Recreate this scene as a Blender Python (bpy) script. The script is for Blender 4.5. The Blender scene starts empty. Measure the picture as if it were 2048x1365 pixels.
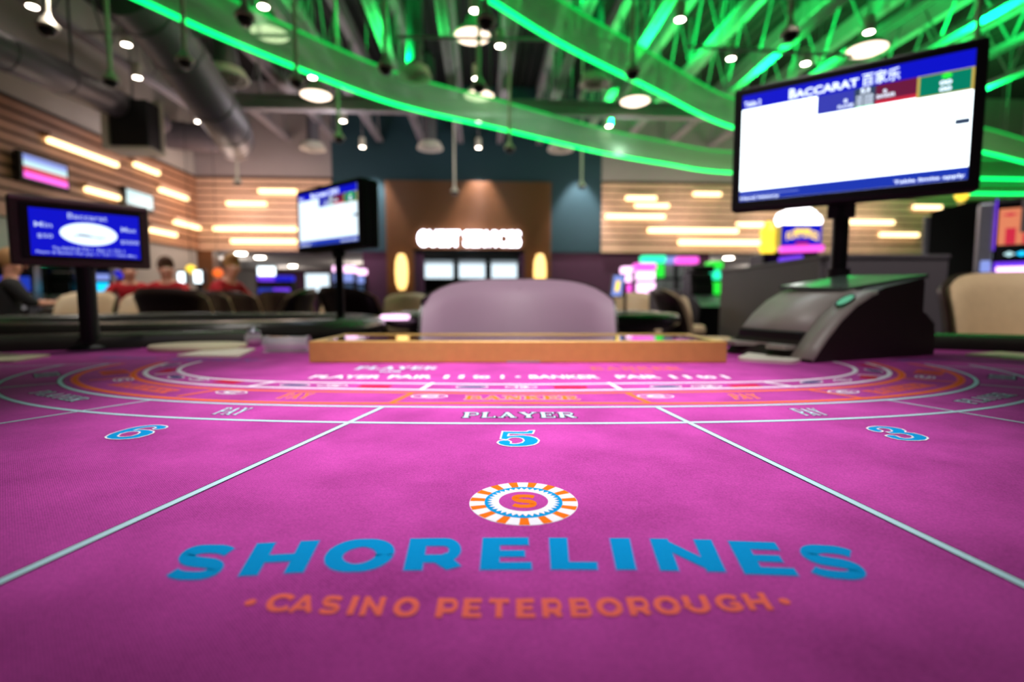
import bpy, bmesh, math, random
import numpy as np
from mathutils import Vector, Matrix
random.seed(7)
SC = bpy.context.scene
COL = SC.collection
PI = math.pi

# ------------------------------------------------------------------ camera, world, exposure
F, CX, CY = 1020.0, 1024.0, 682.5          # focal length in pixels of the 2048x1365 frame
TH = math.atan(82.5 / F)                   # camera pitch, downward
EYE = Vector((0, 0, 0.875))
FELT = 0.7605
cam = bpy.data.cameras.new('camera'); co = bpy.data.objects.new('camera', cam); COL.objects.link(co)
co.location = EYE; co.rotation_euler = (PI / 2 - TH, 0, 0)
cam.sensor_width = 36; cam.lens = F * 36 / 2048; cam.clip_start = 0.01; cam.clip_end = 200
cam.dof.use_dof = True; cam.dof.focus_distance = 0.345; cam.dof.aperture_fstop = 4.1
SC.camera = co
SC.view_settings.view_transform = 'Standard'; SC.view_settings.look = 'None'
SC.view_settings.gamma = 1; SC.view_settings.exposure = 0.0; SC.view_settings.use_curve_mapping = False
try:
    SC.cycles.use_denoising = True
    SC.cycles.sample_clamp_indirect = 4
    SC.cycles.max_bounces = 8
except Exception: pass
w = bpy.data.worlds.new('world'); SC.world = w; w.use_nodes = True
w.node_tree.nodes['Background'].inputs[0].default_value = (0.75, 0.66, 0.68, 1)
w.node_tree.nodes['Background'].inputs[1].default_value = 0.06

def lamp(kind, name, loc, energy, color=(1, 1, 1), **kw):
    l = bpy.data.lights.new(name, kind); l.energy = energy; l.color = color
    for k, v in kw.items():
        if k not in ('rot', 'aim'): setattr(l, k, v)
    o = bpy.data.objects.new(name, l); COL.objects.link(o); o.location = loc
    if 'rot' in kw: o.rotation_euler = kw['rot']
    if 'aim' in kw:
        o.rotation_euler = (Vector(kw['aim']) - Vector(loc)).to_track_quat('-Z', 'Y').to_euler()
    return o
WARM = (1.0, 0.90, 0.80)
lamp('SPOT', 'table_spot', (0.0, 0.25, 3.4), 500, (1, .97, 1.0), spot_size=math.radians(25), spot_blend=1.0, shadow_soft_size=0.1, aim=(0.0, 0.635, .76))
for sx in (-1, 1): lamp('SPOT', 'rail_spot', (sx * 1.1, 2.3, 4.2), 130, (1, .93, .86), spot_size=math.radians(24), spot_blend=.8, shadow_soft_size=.1, aim=(sx * 1.12, 1.42, .8))
lamp('SPOT', 'table_fill_spot', (0.1, -0.6, 4.4), 430, (1, .95, .92), spot_size=math.radians(30), spot_blend=1.0, shadow_soft_size=0.12, aim=(0.0, 1.5, .8))
lamp('SPOT', 'chair_fill_spot', (1.4, 0.7, 4.8), 560, (1, .92, .85), spot_size=math.radians(34), spot_blend=.8, shadow_soft_size=0.1, aim=(2.05, 2.0, .8))  # added fill for the large beige chair, has no fixture
lamp('SPOT', 'pit_spot', (-2.6, 2.2, 4.8), 430, (1, .92, .87), spot_size=math.radians(58), spot_blend=.8, shadow_soft_size=0.1, aim=(-3.6, 5.0, .8))
lamp('SPOT', 'pit_spot', (2.3, 2.0, 4.8), 560, (1, .92, .9), spot_size=math.radians(52), spot_blend=.8, shadow_soft_size=0.1, aim=(2.4, 4.2, .9))
PHI = math.atan(59 / F)
eu = Vector((math.cos(PHI), math.sin(PHI), 0)); ev = Vector((-math.sin(PHI), math.cos(PHI), 0))
def B(u, v, z): return eu * u + ev * v + Vector((0, 0, z))    # the building's own axes
for (u, v, e, cone) in [(-5.8, 5.5, 90, 90), (-3, 8, 190, 125), (-5.4, 12.5, 200, 115), (1.5, 8, 160, 115), (5, 12, 300, 125), (10, 11.5, 300, 125), (0, 13, 110, 110), (8, 5, 130, 100), (-4.5, 6.2, 170, 100), (.5, 5.0, 170, 62), (3.4, 5.2, 130, 70), (-2.4, 3.6, 150, 60)]:
    lamp('SPOT', 'room_lamp', B(u, v, 4.4), e * 1.15, WARM, shadow_soft_size=0.08, spot_size=math.radians(cone), spot_blend=.6)
for (u, v, e) in [(-7.0, 12.5, 22), (-3.5, 12.8, 52), (0, 12.8, 52), (3.5, 13, 24), (8, 13, 16)]: lamp('POINT', 'joist_fill', B(u, v, 4.5), e, (1, .9, .95), shadow_soft_size=0.25)  # unseen fill lights added below the joists to brighten them
for (u, v, e) in [(-3.5, 8.0, 60), (-1.4, 9.6, 90), (1.2, 7.6, 210), (3.4, 9.5, 260), (6.0, 10.5, 330), (8.5, 8.5, 420), (11.5, 11.5, 330), (5, 6.0, 240), (3.2, 12.6, 110)]:
    lamp('SPOT', 'green_uplight', B(u, v, 5.15), e * 2.1, (0.0, 1.0, .13), shadow_soft_size=0.05, spot_size=math.radians(168), spot_blend=.5, rot=(PI, 0, 0))

# ------------------------------------------------------------------ pixel -> place helpers
def ray(px, py):
    x = (px - CX) / F; y = (CY - py) / F
    return Vector((x, math.cos(TH) + y * math.sin(TH), -math.sin(TH) + y * math.cos(TH)))
def at_z(px, py, z):
    d = ray(px, py); return EYE + d * ((z - EYE.z) / d.z)
def at_y(px, py, Y):
    d = ray(px, py); return EYE + d * (Y / d.y)
def felt(px, py):
    p = at_z(px, py, FELT); return (p.x, p.y)
def at_v(px, py, v):                     # on the building plane v = const -> (u, z)
    d = ray(px, py); k = v / d.dot(ev); return (k * d.dot(eu), EYE.z + k * d.z)
def at_u(px, py, u):                     # on the building plane u = const -> (v, z)
    d = ray(px, py); k = u / d.dot(eu); return (k * d.dot(ev), EYE.z + k * d.z)
def at_h(px, py, z):                     # at height z -> (u, v)
    p = at_z(px, py, z); return (p.dot(eu), p.dot(ev))

# ------------------------------------------------------------------ materials
def srgb(c):
    if isinstance(c, str): c = tuple(int(c[i:i + 2], 16) for i in (0, 2, 4))
    return tuple(((v / 255) / 12.92 if v / 255 <= .04045 else ((v / 255 + .055) / 1.055) ** 2.4) for v in c) + (1.0,)
def mat(name, color, rough=.5, metal=0.0, emit=None, strength=0, var=.12, scale=30, bump=0.0, bscale=None, trans=0, alpha=1, coat=0, spec=.5, sheen=0):
    m = bpy.data.materials.new(name); m.use_nodes = True; nt = m.node_tree; n = nt.nodes; b = n['Principled BSDF']
    c = srgb(color)
    b.inputs['Roughness'].default_value = rough; b.inputs['Metallic'].default_value = metal
    b.inputs['Specular IOR Level'].default_value = spec
    if trans: b.inputs['Transmission Weight'].default_value = trans; b.inputs['IOR'].default_value = 1.45
    if alpha < 1: b.inputs['Alpha'].default_value = alpha
    if coat: b.inputs['Coat Weight'].default_value = coat
    if sheen: b.inputs['Sheen Weight'].default_value = sheen
    tc = n.new('ShaderNodeTexCoord')
    if var:
        no = n.new('ShaderNodeTexNoise'); no.inputs['Scale'].default_value = scale; no.inputs['Detail'].default_value = 4
        mx = n.new('ShaderNodeMix'); mx.data_type = 'RGBA'
        mx.inputs[6].default_value = tuple(v * (1 - var) for v in c[:3]) + (1,)
        mx.inputs[7].default_value = tuple(min(1, v * (1 + var)) for v in c[:3]) + (1,)
        nt.links.new(tc.outputs['Object'], no.inputs['Vector']); nt.links.new(no.outputs['Fac'], mx.inputs[0])
        nt.links.new(mx.outputs[2], b.inputs['Base Color'])
    else: b.inputs['Base Color'].default_value = c
    if bump:
        n2 = n.new('ShaderNodeTexNoise'); n2.inputs['Scale'].default_value = bscale or scale * 4; n2.inputs['Detail'].default_value = 3
        bp = n.new('ShaderNodeBump'); bp.inputs['Strength'].default_value = bump; bp.inputs['Distance'].default_value = .002
        nt.links.new(tc.outputs['Object'], n2.inputs['Vector']); nt.links.new(n2.outputs['Fac'], bp.inputs['Height']); nt.links.new(bp.outputs[0], b.inputs['Normal'])
    if emit is not None:
        b.inputs['Emission Color'].default_value = srgb(emit); b.inputs['Emission Strength'].default_value = strength
    return m
def glow(name, color, strength): return mat(name, (12, 12, 14), .4, emit=color, strength=strength, var=0)

M = {}
# felt: woven purple cloth with fine fibre speckle
def felt_mat(name, base, sp=1.0):
    m = mat(name, base, .95, var=0, spec=.12, sheen=.05); nt = m.node_tree; n = nt.nodes; b = n['Principled BSDF']
    tc = n.new('ShaderNodeTexCoord'); c = srgb(base)
    n1 = n.new('ShaderNodeTexNoise'); n1.inputs['Scale'].default_value = 900 * sp; n1.inputs['Detail'].default_value = 3; n1.inputs['Roughness'].default_value = .7
    n2 = n.new('ShaderNodeTexNoise'); n2.inputs['Scale'].default_value = 18; n2.inputs['Detail'].default_value = 5
    wv = n.new('ShaderNodeTexWave'); wv.inputs['Scale'].default_value = 420 * sp; wv.inputs['Distortion'].default_value = 2.0; wv.bands_direction = 'DIAGONAL'
    for t in (n1, n2, wv): nt.links.new(tc.outputs['Object'], t.inputs['Vector'])
    a1 = n.new('ShaderNodeMath'); a1.operation = 'MULTIPLY_ADD'; a1.inputs[1].default_value = .45
    nt.links.new(n1.outputs['Fac'], a1.inputs[0])
    m2 = n.new('ShaderNodeMath'); m2.operation = 'MULTIPLY'; m2.inputs[1].default_value = .35; nt.links.new(n2.outputs['Fac'], m2.inputs[0])
    nt.links.new(m2.outputs[0], a1.inputs[2])
    a2 = n.new('ShaderNodeMath'); a2.operation = 'MULTIPLY_ADD'; a2.inputs[1].default_value = .12; nt.links.new(wv.outputs['Fac'], a2.inputs[0]); nt.links.new(a1.outputs[0], a2.inputs[2])
    cr = n.new('ShaderNodeValToRGB'); cr.color_ramp.elements[0].position = .30; cr.color_ramp.elements[1].position = .66
    cr.color_ramp.elements[0].color = tuple(v * .58 for v in c[:3]) + (1,); cr.color_ramp.elements[1].color = tuple(min(1, v * 1.5 + .02) for v in c[:3]) + (1,)
    nt.links.new(a2.outputs[0], cr.inputs[0]); nt.links.new(cr.outputs[0], b.inputs['Base Color'])
    bp = n.new('ShaderNodeBump'); bp.inputs['Strength'].default_value = .35; bp.inputs['Distance'].default_value = .0004
    nt.links.new(n1.outputs['Fac'], bp.inputs['Height']); nt.links.new(bp.outputs[0], b.inputs['Normal'])
    return m
M['felt'] = felt_mat('purple_felt', (184, 60, 155))
def ink(name, c): return mat(name, c, .95, var=.08, scale=800, spec=.1)
M['ink_pale'] = ink('pale_blue_ink', (196, 232, 240)); M['ink_dark'] = ink('dark_ink', (46, 26, 58)); M['ink_blue'] = ink('blue_ink', (0, 150, 216))
M['ink_orange'] = ink('orange_ink', (250, 118, 24)); M['ink_coral'] = ink('coral_ink', (255, 112, 98)); M['ink_white'] = ink('white_ink', (244, 240, 250))
M['ink_slate'] = ink('slate_ink', (74, 62, 122)); M['ink_red'] = ink('red_ink', (205, 34, 70)); M['ink_pink'] = ink('pink_ink', (250, 150, 150))
M['ink_soft'] = ink('soft_blue_ink', (120, 120, 200)); M['ink_edge'] = ink('lavender_ink', (150, 110, 196))
M['leather'] = mat('black_leather', (30, 27, 27), .38, bump=.25, bscale=220)
M['rail'] = mat('grey_black_leather', (60, 56, 52), .26, bump=.2, bscale=200)
M['beige'] = mat('beige_vinyl', (205, 178, 142), .5, bump=.15, bscale=180)
M['mauve'] = mat('mauve_vinyl', (196, 162, 186), .5, bump=.25, bscale=260, scale=8, var=.05)
M['brown'] = mat('dark_brown_leather', (50, 36, 32), .35, bump=.2, bscale=160)
M['black'] = mat('black_plastic', (14, 14, 15), .45)
M['blackmetal'] = mat('black_metal', (18, 18, 20), .35, metal=.4)
M['brass'] = mat('brushed_bronze', (206, 160, 84), .38, metal=.15, scale=60, bump=.1, bscale=500)
M['brassdark'] = mat('bronze_inner', (150, 96, 52), .4, metal=.5)
M['gloss'] = mat('polished_bronze_floor', (232, 190, 120), .2, metal=.1, coat=.6)
M['clear'] = mat('thin_clear_acrylic', (250, 248, 252), .06, var=0, alpha=.38, coat=1.0)
M['acrylic'] = mat('clear_acrylic', (245, 245, 250), .03, trans=1, var=0)
M['white'] = mat('white_card', (240, 232, 214), .5, var=.03)
M['cream'] = mat('cream_card', (228, 214, 180), .55, var=.05)
M['shoegrey'] = mat('grey_shoe_plastic', (164, 157, 148), .42, bump=.1, bscale=900, var=.05)
M['shoedark'] = mat('dark_shoe_plastic', (40, 30, 28), .5, bump=.1, bscale=500)
M['shoelid'] = mat('grey_lid_plastic', (92, 108, 96), .22, coat=.4)
M['wood'] = mat('walnut', (120, 74, 40), .45, scale=12, var=.3)
M['slat'] = mat('oak_slat', (222, 182, 154), .5, scale=6, var=.18)
M['slat_shade'] = mat('oak_slat_shaded', (176, 128, 98), .5, scale=6, var=.2); M['gap_shade'] = mat('slat_backing_shaded', (48, 32, 28), .8, scale=6)  # left wall copies of slat and backing, its dimmer light put into the colour
M['gap'] = mat('slat_backing', (104, 74, 64), .8, scale=6)
M['wall'] = mat('grey_mauve_paint', (168, 156, 156), .85, scale=3, var=.05)
M['wallw'] = mat('light_grey_paint', (186, 180, 172), .85, scale=3, var=.05)
M['teal'] = mat('teal_paint', (36, 68, 80), .8, scale=3, var=.06)
M['purple'] = mat('plum_paint', (84, 44, 74), .8, scale=3, var=.08)
M['floor'] = mat('carpet', (52, 34, 48), .95, scale=4, var=.5, bump=.4, bscale=300)
M['deck'] = mat('painted_metal_deck', (40, 38, 38), .7, scale=2)
M['steel'] = mat('grey_painted_steel', (158, 150, 154), .6, scale=5)
M['duct'] = mat('galvanised_duct', (108, 101, 108), .5, metal=.25, scale=4)
M['offwhite'] = mat('off_white_metal', (214, 206, 190), .5)
M['partition'] = mat('grey_laminate', (96, 90, 94), .55, scale=5, var=.05)
M['silver'] = mat('silver_trim', (170, 170, 182), .3, metal=.6)
M['red'] = mat('red_cloth', (178, 12, 30), .85); M['blackcloth'] = mat('black_cloth', (20, 18, 20), .9)
M['skin'] = mat('skin', (214, 150, 124), .55, scale=8, var=.06); M['hairblond'] = mat('blond_hair', (176, 128, 78), .7, var=.3, scale=60)
M['hairbrown'] = mat('brown_hair', (84, 54, 38), .7, var=.3, scale=60); M['eyewhite'] = mat('eye', (230, 226, 220), .3, var=0); M['lip'] = mat('lip', (170, 90, 84), .5, var=0)
M['led'] = glow('warm_led', (255, 222, 160), 4.2)
M['lamp'] = glow('lamp_lens', (255, 240, 222), 26)
M['bay'] = glow('high_bay_lens', (255, 226, 200), 3.2)
M['green'] = glow('green_led', (0, 255, 110), 3.2)
M['green2'] = glow('green_led_soft', (0, 232, 86), .75)
M['scr'] = glow('screen_white', (236, 250, 255), 3.2)
M['scr2'] = glow('screen_white_soft', (226, 244, 255), 1.35)
M['blue'] = glow('screen_blue', (8, 16, 196), 1.1); M['navy'] = glow('screen_navy', (30, 60, 190), .9); M['royal'] = glow('screen_royal', (60, 66, 190), .9)
M['maroon'] = glow('screen_maroon', (120, 30, 70), .8); M['crimson'] = glow('screen_red', (216, 44, 70), .95); M['sgreen'] = glow('screen_green', (0, 140, 110), .85)
M['gold'] = glow('screen_gold', (216, 190, 90), .9); M['lime'] = glow('screen_lime', (40, 230, 60), 1.3); M['stext'] = glow('screen_text', (225, 238, 255), 1.7); M['sdim'] = glow('screen_text_dim', (150, 170, 250), .9)
M['signframe'] = mat('dark_taupe_plastic', (84, 72, 64), .4)
M['sdim2'] = glow('sign_text', (190, 205, 255), 1.0)
M['slatebar'] = glow('screen_slate', (60, 80, 110), .8)
M['sign'] = glow('sign_white', (244, 240, 255), 9)
M['sconce'] = glow('sconce_amber', (255, 206, 120), 2.6)
M['cyan'] = glow('cyan', (20, 200, 255), 1.6); M['violet'] = glow('violet', (120, 60, 255), 1.1); M['magenta'] = glow('magenta', (255, 90, 225), 1.5)
M['pinkw'] = glow('pink_white', (255, 200, 245), 2.5); M['yellow'] = glow('yellow', (255, 214, 60), 1.8); M['orange'] = glow('orange', (255, 110, 40), 1.3)
M['teal_tv'] = glow('aqua_tv', (190, 232, 236), 1.2); M['btn'] = glow('green_button', (16, 170, 110), .8)
M['bwhite'] = glow('bright_white', (255, 250, 255), 5); M['peach'] = glow('peach', (240, 140, 100), .9); M['aqua'] = glow('aqua', (40, 230, 170), 2.0)
# ribbon band: frosted translucent acrylic
def ribbon_mat():
    m = bpy.data.materials.new('frosted_acrylic'); m.use_nodes = True; nt = m.node_tree; n = nt.nodes; n.clear()
    out = n.new('ShaderNodeOutputMaterial'); mx = n.new('ShaderNodeMixShader'); mx2 = n.new('ShaderNodeMixShader')
    tr = n.new('ShaderNodeBsdfTransparent'); tl = n.new('ShaderNodeBsdfTranslucent'); df = n.new('ShaderNodeBsdfDiffuse'); no = n.new('ShaderNodeTexNoise')
    tr.inputs[0].default_value = (.75, .95, .8, 1)
    no.inputs['Scale'].default_value = .6; mr = n.new('ShaderNodeMapRange'); mr.inputs[3].default_value = .25; mr.inputs[4].default_value = .6
    tl.inputs[0].default_value = (.55, .9, .62, 1); df.inputs[0].default_value = (.5, .8, .56, 1)
    mx2.inputs[0].default_value = .5; nt.links.new(tl.outputs[0], mx2.inputs[1]); nt.links.new(df.outputs[0], mx2.inputs[2])
    nt.links.new(no.outputs['Fac'], mr.inputs[0]); nt.links.new(mr.outputs[0], mx.inputs[0])
    nt.links.new(tr.outputs[0], mx.inputs[1]); nt.links.new(mx2.outputs[0], mx.inputs[2]); nt.links.new(mx.outputs[0], out.inputs[0]); return m
M['ribbon'] = ribbon_mat()

# ------------------------------------------------------------------ mesh builder
class MB:
    def __init__(s): s.v = []; s.f = []; s.mi = []; s.sm = []; s.cur = 0; s.smooth = False
    def add(s, vs, fs, smooth=None):
        o = len(s.v); s.v += [tuple(p) for p in vs]
        for f in fs: s.f.append(tuple(i + o for i in f)); s.mi.append(s.cur); s.sm.append(s.smooth if smooth is None else smooth)
        return s
    def box(s, x0, x1, y0, y1, z0, z1, bev=0):
        if bev:
            b = min(bev, (x1 - x0) / 2.01, (y1 - y0) / 2.01, (z1 - z0) / 2.01)
            bm = bmesh.new(); bmesh.ops.create_cube(bm, size=1)
            for v in bm.verts: v.co = Vector(((x0 + x1) / 2 + v.co.x * (x1 - x0), (y0 + y1) / 2 + v.co.y * (y1 - y0), (z0 + z1) / 2 + v.co.z * (z1 - z0)))
            bmesh.ops.bevel(bm, geom=bm.edges[:], offset=b, segments=3, affect='EDGES', profile=.5)
            bm.verts.index_update(); s.add([v.co.copy() for v in bm.verts], [[v.index for v in f.verts] for f in bm.faces]); bm.free(); return s
        vs = [(x, y, z) for x in (x0, x1) for y in (y0, y1) for z in (z0, z1)]
        return s.add(vs, [(0, 1, 3, 2), (4, 6, 7, 5), (0, 4, 5, 1), (2, 3, 7, 6), (0, 2, 6, 4), (1, 5, 7, 3)], False)
    def tube(s, pts, r, n=12, caps=True):
        pts = [Vector(p) for p in pts]; rs = r if isinstance(r, (list, tuple)) else [r] * len(pts)
        rings = []; up = None
        for i, p in enumerate(pts):
            t = (pts[min(i + 1, len(pts) - 1)] - pts[max(i - 1, 0)]).normalized()
            if up is None: up = Vector((0, 0, 1)) if abs(t.z) < .9 else Vector((1, 0, 0))
            a = t.cross(up).normalized(); b = a.cross(t).normalized(); up = b
            rings.append([p + (a * math.cos(2 * PI * k / n) + b * math.sin(2 * PI * k / n)) * rs[i] for k in range(n)])
        vs = [q for rg in rings for q in rg]
        fs = [(i * n + k, i * n + (k + 1) % n, (i + 1) * n + (k + 1) % n, (i + 1) * n + k) for i in range(len(pts) - 1) for k in range(n)]
        s.add(vs, fs, True)
        if caps: s.add(rings[0], [tuple(range(n))], False); s.add(rings[-1], [tuple(range(n))[::-1]], False)
        return s
    def lathe(s, prof, n=24, c=(0, 0, 0), sx=1, sy=1):
        vs = [(c[0] + sx * r * math.cos(2 * PI * k / n), c[1] + sy * r * math.sin(2 * PI * k / n), c[2] + z) for (r, z) in prof for k in range(n)]
        fs = [(i * n + k, i * n + (k + 1) % n, (i + 1) * n + (k + 1) % n, (i + 1) * n + k) for i in range(len(prof) - 1) for k in range(n)]
        return s.add(vs, fs, True)
    def prism(s, poly, z0, z1, axis='z'):
        n = len(poly)
        def P(a, b, c): return (a, b, c) if axis == 'z' else ((a, c, b) if axis == 'y' else (c, a, b))
        vs = [P(a, b, z0) for a, b in poly] + [P(a, b, z1) for a, b in poly]
        s.add(vs, [tuple(range(n))[::-1], tuple(range(n, 2 * n))] + [(i, (i + 1) % n, n + (i + 1) % n, n + i) for i in range(n)], False); return s
    def strip(s, A, Bp, z):              # flat strip between two matched 2-D polylines
        n = len(A); vs = [(a[0], a[1], z) for a in A] + [(b[0], b[1], z) for b in Bp]
        return s.add(vs, [(i, i + 1, n + i + 1, n + i) for i in range(n - 1)], False)
    def build(s, name, m, parent=None, loc=(0, 0, 0), rz=0, label=None, kind=None):
        me = bpy.data.meshes.new(name); me.from_pydata(s.v, [], s.f)
        ms = m if isinstance(m, (list, tuple)) else [m]
        for x in ms: me.materials.append(M[x] if isinstance(x, str) else x)
        me.polygons.foreach_set('material_index', s.mi); me.polygons.foreach_set('use_smooth', s.sm)
        bm = bmesh.new(); bm.from_mesh(me); bmesh.ops.recalc_face_normals(bm, faces=bm.faces); bm.to_mesh(me); bm.free()
        me.update(); o = bpy.data.objects.new(name, me); COL.objects.link(o); o.location = loc; o.rotation_euler = (0, 0, rz)
        if parent: o.parent = parent
        if label: o['label'] = label
        if kind: o['kind'] = kind
        return o
def thing(name, label, cat, loc=(0, 0, 0), rz=0, group=None):
    o = bpy.data.objects.new(name, None); COL.objects.link(o); o.location = loc; o.rotation_euler = (0, 0, rz); o.empty_display_size = .1
    return tag(o, label, cat, group)
def tag(o, label, cat, group=None):
    o['label'] = label; o['category'] = cat
    if group: o['group'] = group
    return o
def copy_tree(o, parent=None):
    c = o.copy(); COL.objects.link(c); c.parent = parent
    for ch in o.children: copy_tree(ch, c)
    return c
def crom(pts, k=8):
    P = [Vector(p) for p in pts]; P = [P[0] * 2 - P[1]] + P + [P[-1] * 2 - P[-2]]; out = []
    for i in range(1, len(P) - 2):
        for j in range(k):
            t = j / k; a, b, c, d = P[i - 1:i + 3]
            out.append(.5 * ((2 * b) + (c - a) * t + (2 * a - 5 * b + 4 * c - d) * t * t + (3 * b - a - 3 * c + d) * t ** 3))
    return out + [P[-2]]

# ---- lettering
_tcache = {}
def text_mesh(txt, offset=0.0, res=4):
    key = (txt, offset)
    if key in _tcache: return _tcache[key]
    cu = bpy.data.curves.new('t', 'FONT'); cu.body = txt; cu.size = 1; cu.offset = offset; cu.resolution_u = res; cu.fill_mode = 'FRONT' if hasattr(cu, 'fill_mode') else cu.fill_mode
    o = bpy.data.objects.new('t', cu); COL.objects.link(o); bpy.context.view_layer.update()
    me = bpy.data.meshes.new_from_object(o.evaluated_get(bpy.context.evaluated_depsgraph_get()))
    vs = [tuple(v.co) for v in me.vertices]; fs = [tuple(p.vertices) for p in me.polygons]
    bpy.data.objects.remove(o); bpy.data.curves.remove(cu); bpy.data.meshes.remove(me)
    x0 = min(v[0] for v in vs); x1 = max(v[0] for v in vs); y0 = min(v[1] for v in vs); y1 = max(v[1] for v in vs)
    _tcache[key] = ([((v[0] - x0) / (x1 - x0), (v[1] - y0) / (y1 - y0)) for v in vs], fs, (x1 - x0) / (y1 - y0)); return _tcache[key]
def put_text(mb, txt, fn, offset=0.012):
    vs, fs, _ = text_mesh(txt, offset); mb.add([fn(a, b) for a, b in vs], fs, False)
def arc(cx, cy, rx, ry, a0, a1, n=10): return [(cx + rx * math.cos(math.radians(a0 + (a1 - a0) * i / n)), cy + ry * math.sin(math.radians(a0 + (a1 - a0) * i / n))) for i in range(n + 1)]
def stroke(pts, w):                      # flat stroke with butt caps -> verts, faces
    n = len(pts); ws = w if isinstance(w, (list, tuple)) else [w] * n; L = []; R = []
    for i in range(n):
        p = Vector(pts[i]); a = Vector(pts[max(i - 1, 0)]); b = Vector(pts[min(i + 1, n - 1)])
        d1 = (p - a).normalized() if i else (b - p).normalized(); d2 = (b - p).normalized() if i < n - 1 else d1
        t = (d1 + d2).normalized(); c = max(.5, t.dot(d1)); nn = Vector((-t.y, t.x)) * (ws[i] / 2 / c)
        L.append(p + nn); R.append(p - nn)
    return [tuple(q) for q in L] + [tuple(q) for q in R], [(i, i + 1, n + i + 1, n + i) for i in range(n - 1)]
T = .26; H_ = T / 2
def dshape(x, y0, y1, w): h = (y1 - y0) / 2; return [(x, y1), (x + w - h, y1)] + arc(x + w - h, (y0 + y1) / 2, h, h, 90, -90, 10)[1:] + [(x, y0)]
TV, TH_ = .37, .235
TVh = TV / 2
def ovalw(n): return [TH_ + (TV * .95 - TH_) * abs(math.cos(2 * PI * i / n)) ** 1.2 for i in range(n + 1)]
def cw(pts, cx): xs = [abs(p[0] - cx) for p in pts]; m = max(xs); return [TH_ + (TV * .9 - TH_) * (x / m) ** 1.5 for x in xs]
_S = arc(.66, .70, .44, .185, 28, 90, 4) + arc(.52, .70, .36, .185, 90, 255, 12) + arc(.66, .30, .33, .185, 78, -90, 12) + arc(.52, .30, .46, .185, -90, -160, 6)
_C = arc(.72, .5, .53, .385, 36, 324, 22); _G = arc(.72, .5, .53, .385, 36, 342, 22)
GL = {   # wide bold sans letters: (width, [(points, width)])
 'S': (1.15, [(_S, [.24] * 5 + [.24, .25, .27, .29, .31, .32, .32, .31, .29, .28, .28, .28, .28] + [.28, .28, .28, .29, .31, .32, .32, .31, .29, .27, .25, .24, .24] + [.24] * 7)]),
 'H': (1.25, [([(TVh, 0), (TVh, 1)], TV), ([(1.25 - TVh, 0), (1.25 - TVh, 1)], TV), ([(TV * .9, .5), (1.25 - TV * .9, .5)], TH_)]),
 'O': (1.4, [(arc(.7, .5, .7 - TVh, .5 - TH_ / 2, 0, 360, 36), ovalw(36))]),
 'R': (1.2, [([(TVh, 0), (TVh, 1)], TV), (dshape(TV * .8, .36, 1 - TH_ / 2, .70), TH_ * 1.05), ([(.66, .42), (1.0, 0)], TV)]),
 'E': (1.0, [([(TVh, 0), (TVh, 1)], TV), ([(TV * .8, .115), (1.0, .115)], .23), ([(TV * .8, .885), (.97, .885)], .23), ([(TV * .8, .5), (.88, .5)], .2)]),
 'L': (.9, [([(TVh * .95, 0), (TVh * .95, 1)], TV * .95), ([(TV * .8, .12), (.9, .12)], .24)]),
 'I': (.3, [([(.15, 0), (.15, 1)], .3)]),
 'N': (1.3, [([(TVh, 0), (TVh, 1)], TV), ([(1.3 - TVh, 0), (1.3 - TVh, 1)], TV), ([(TV * .45, .95), (1.3 - TV * .45, .05)], TV * .85)]),
 'C': (1.2, [(_C, cw(_C, .72))]),
 'A': (1.35, [([(.17, 0), (.675, .93)], .31), ([(1.18, 0), (.675, .93)], .31), ([(.34, .28), (1.0, .28)], .19)]),
 'P': (1.1, [([(TVh, 0), (TVh, 1)], TV), (dshape(TV * .8, .36, 1 - TH_ / 2, .70), TH_ * 1.05)]),
 'T': (1.1, [([(.55, 0), (.55, .9)], TV), ([(0, .885), (1.1, .885)], .23)]),
 'B': (1.15, [([(TVh, 0), (TVh, 1)], TV), (dshape(TV * .8, .5, 1 - .11, .68), .21), (dshape(TV * .8, .11, .5, .76), .21)]),
 'U': (1.25, [([(TVh, 1), (TVh, .45)] + arc(.625, .45, .625 - TVh, .45 - .13, 180, 360, 12) + [(1.25 - TVh, 1)], [TV, TV] + [TV, TV * .97, TV * .9, .29, .26, .25, .24, .25, .26, .29, TV * .9, TV * .97, TV] + [TV])]),
 'G': (1.25, [(_G, cw(_G, .72)), ([(.72, .45), (1.25, .45)], .2)]),
}
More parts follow.
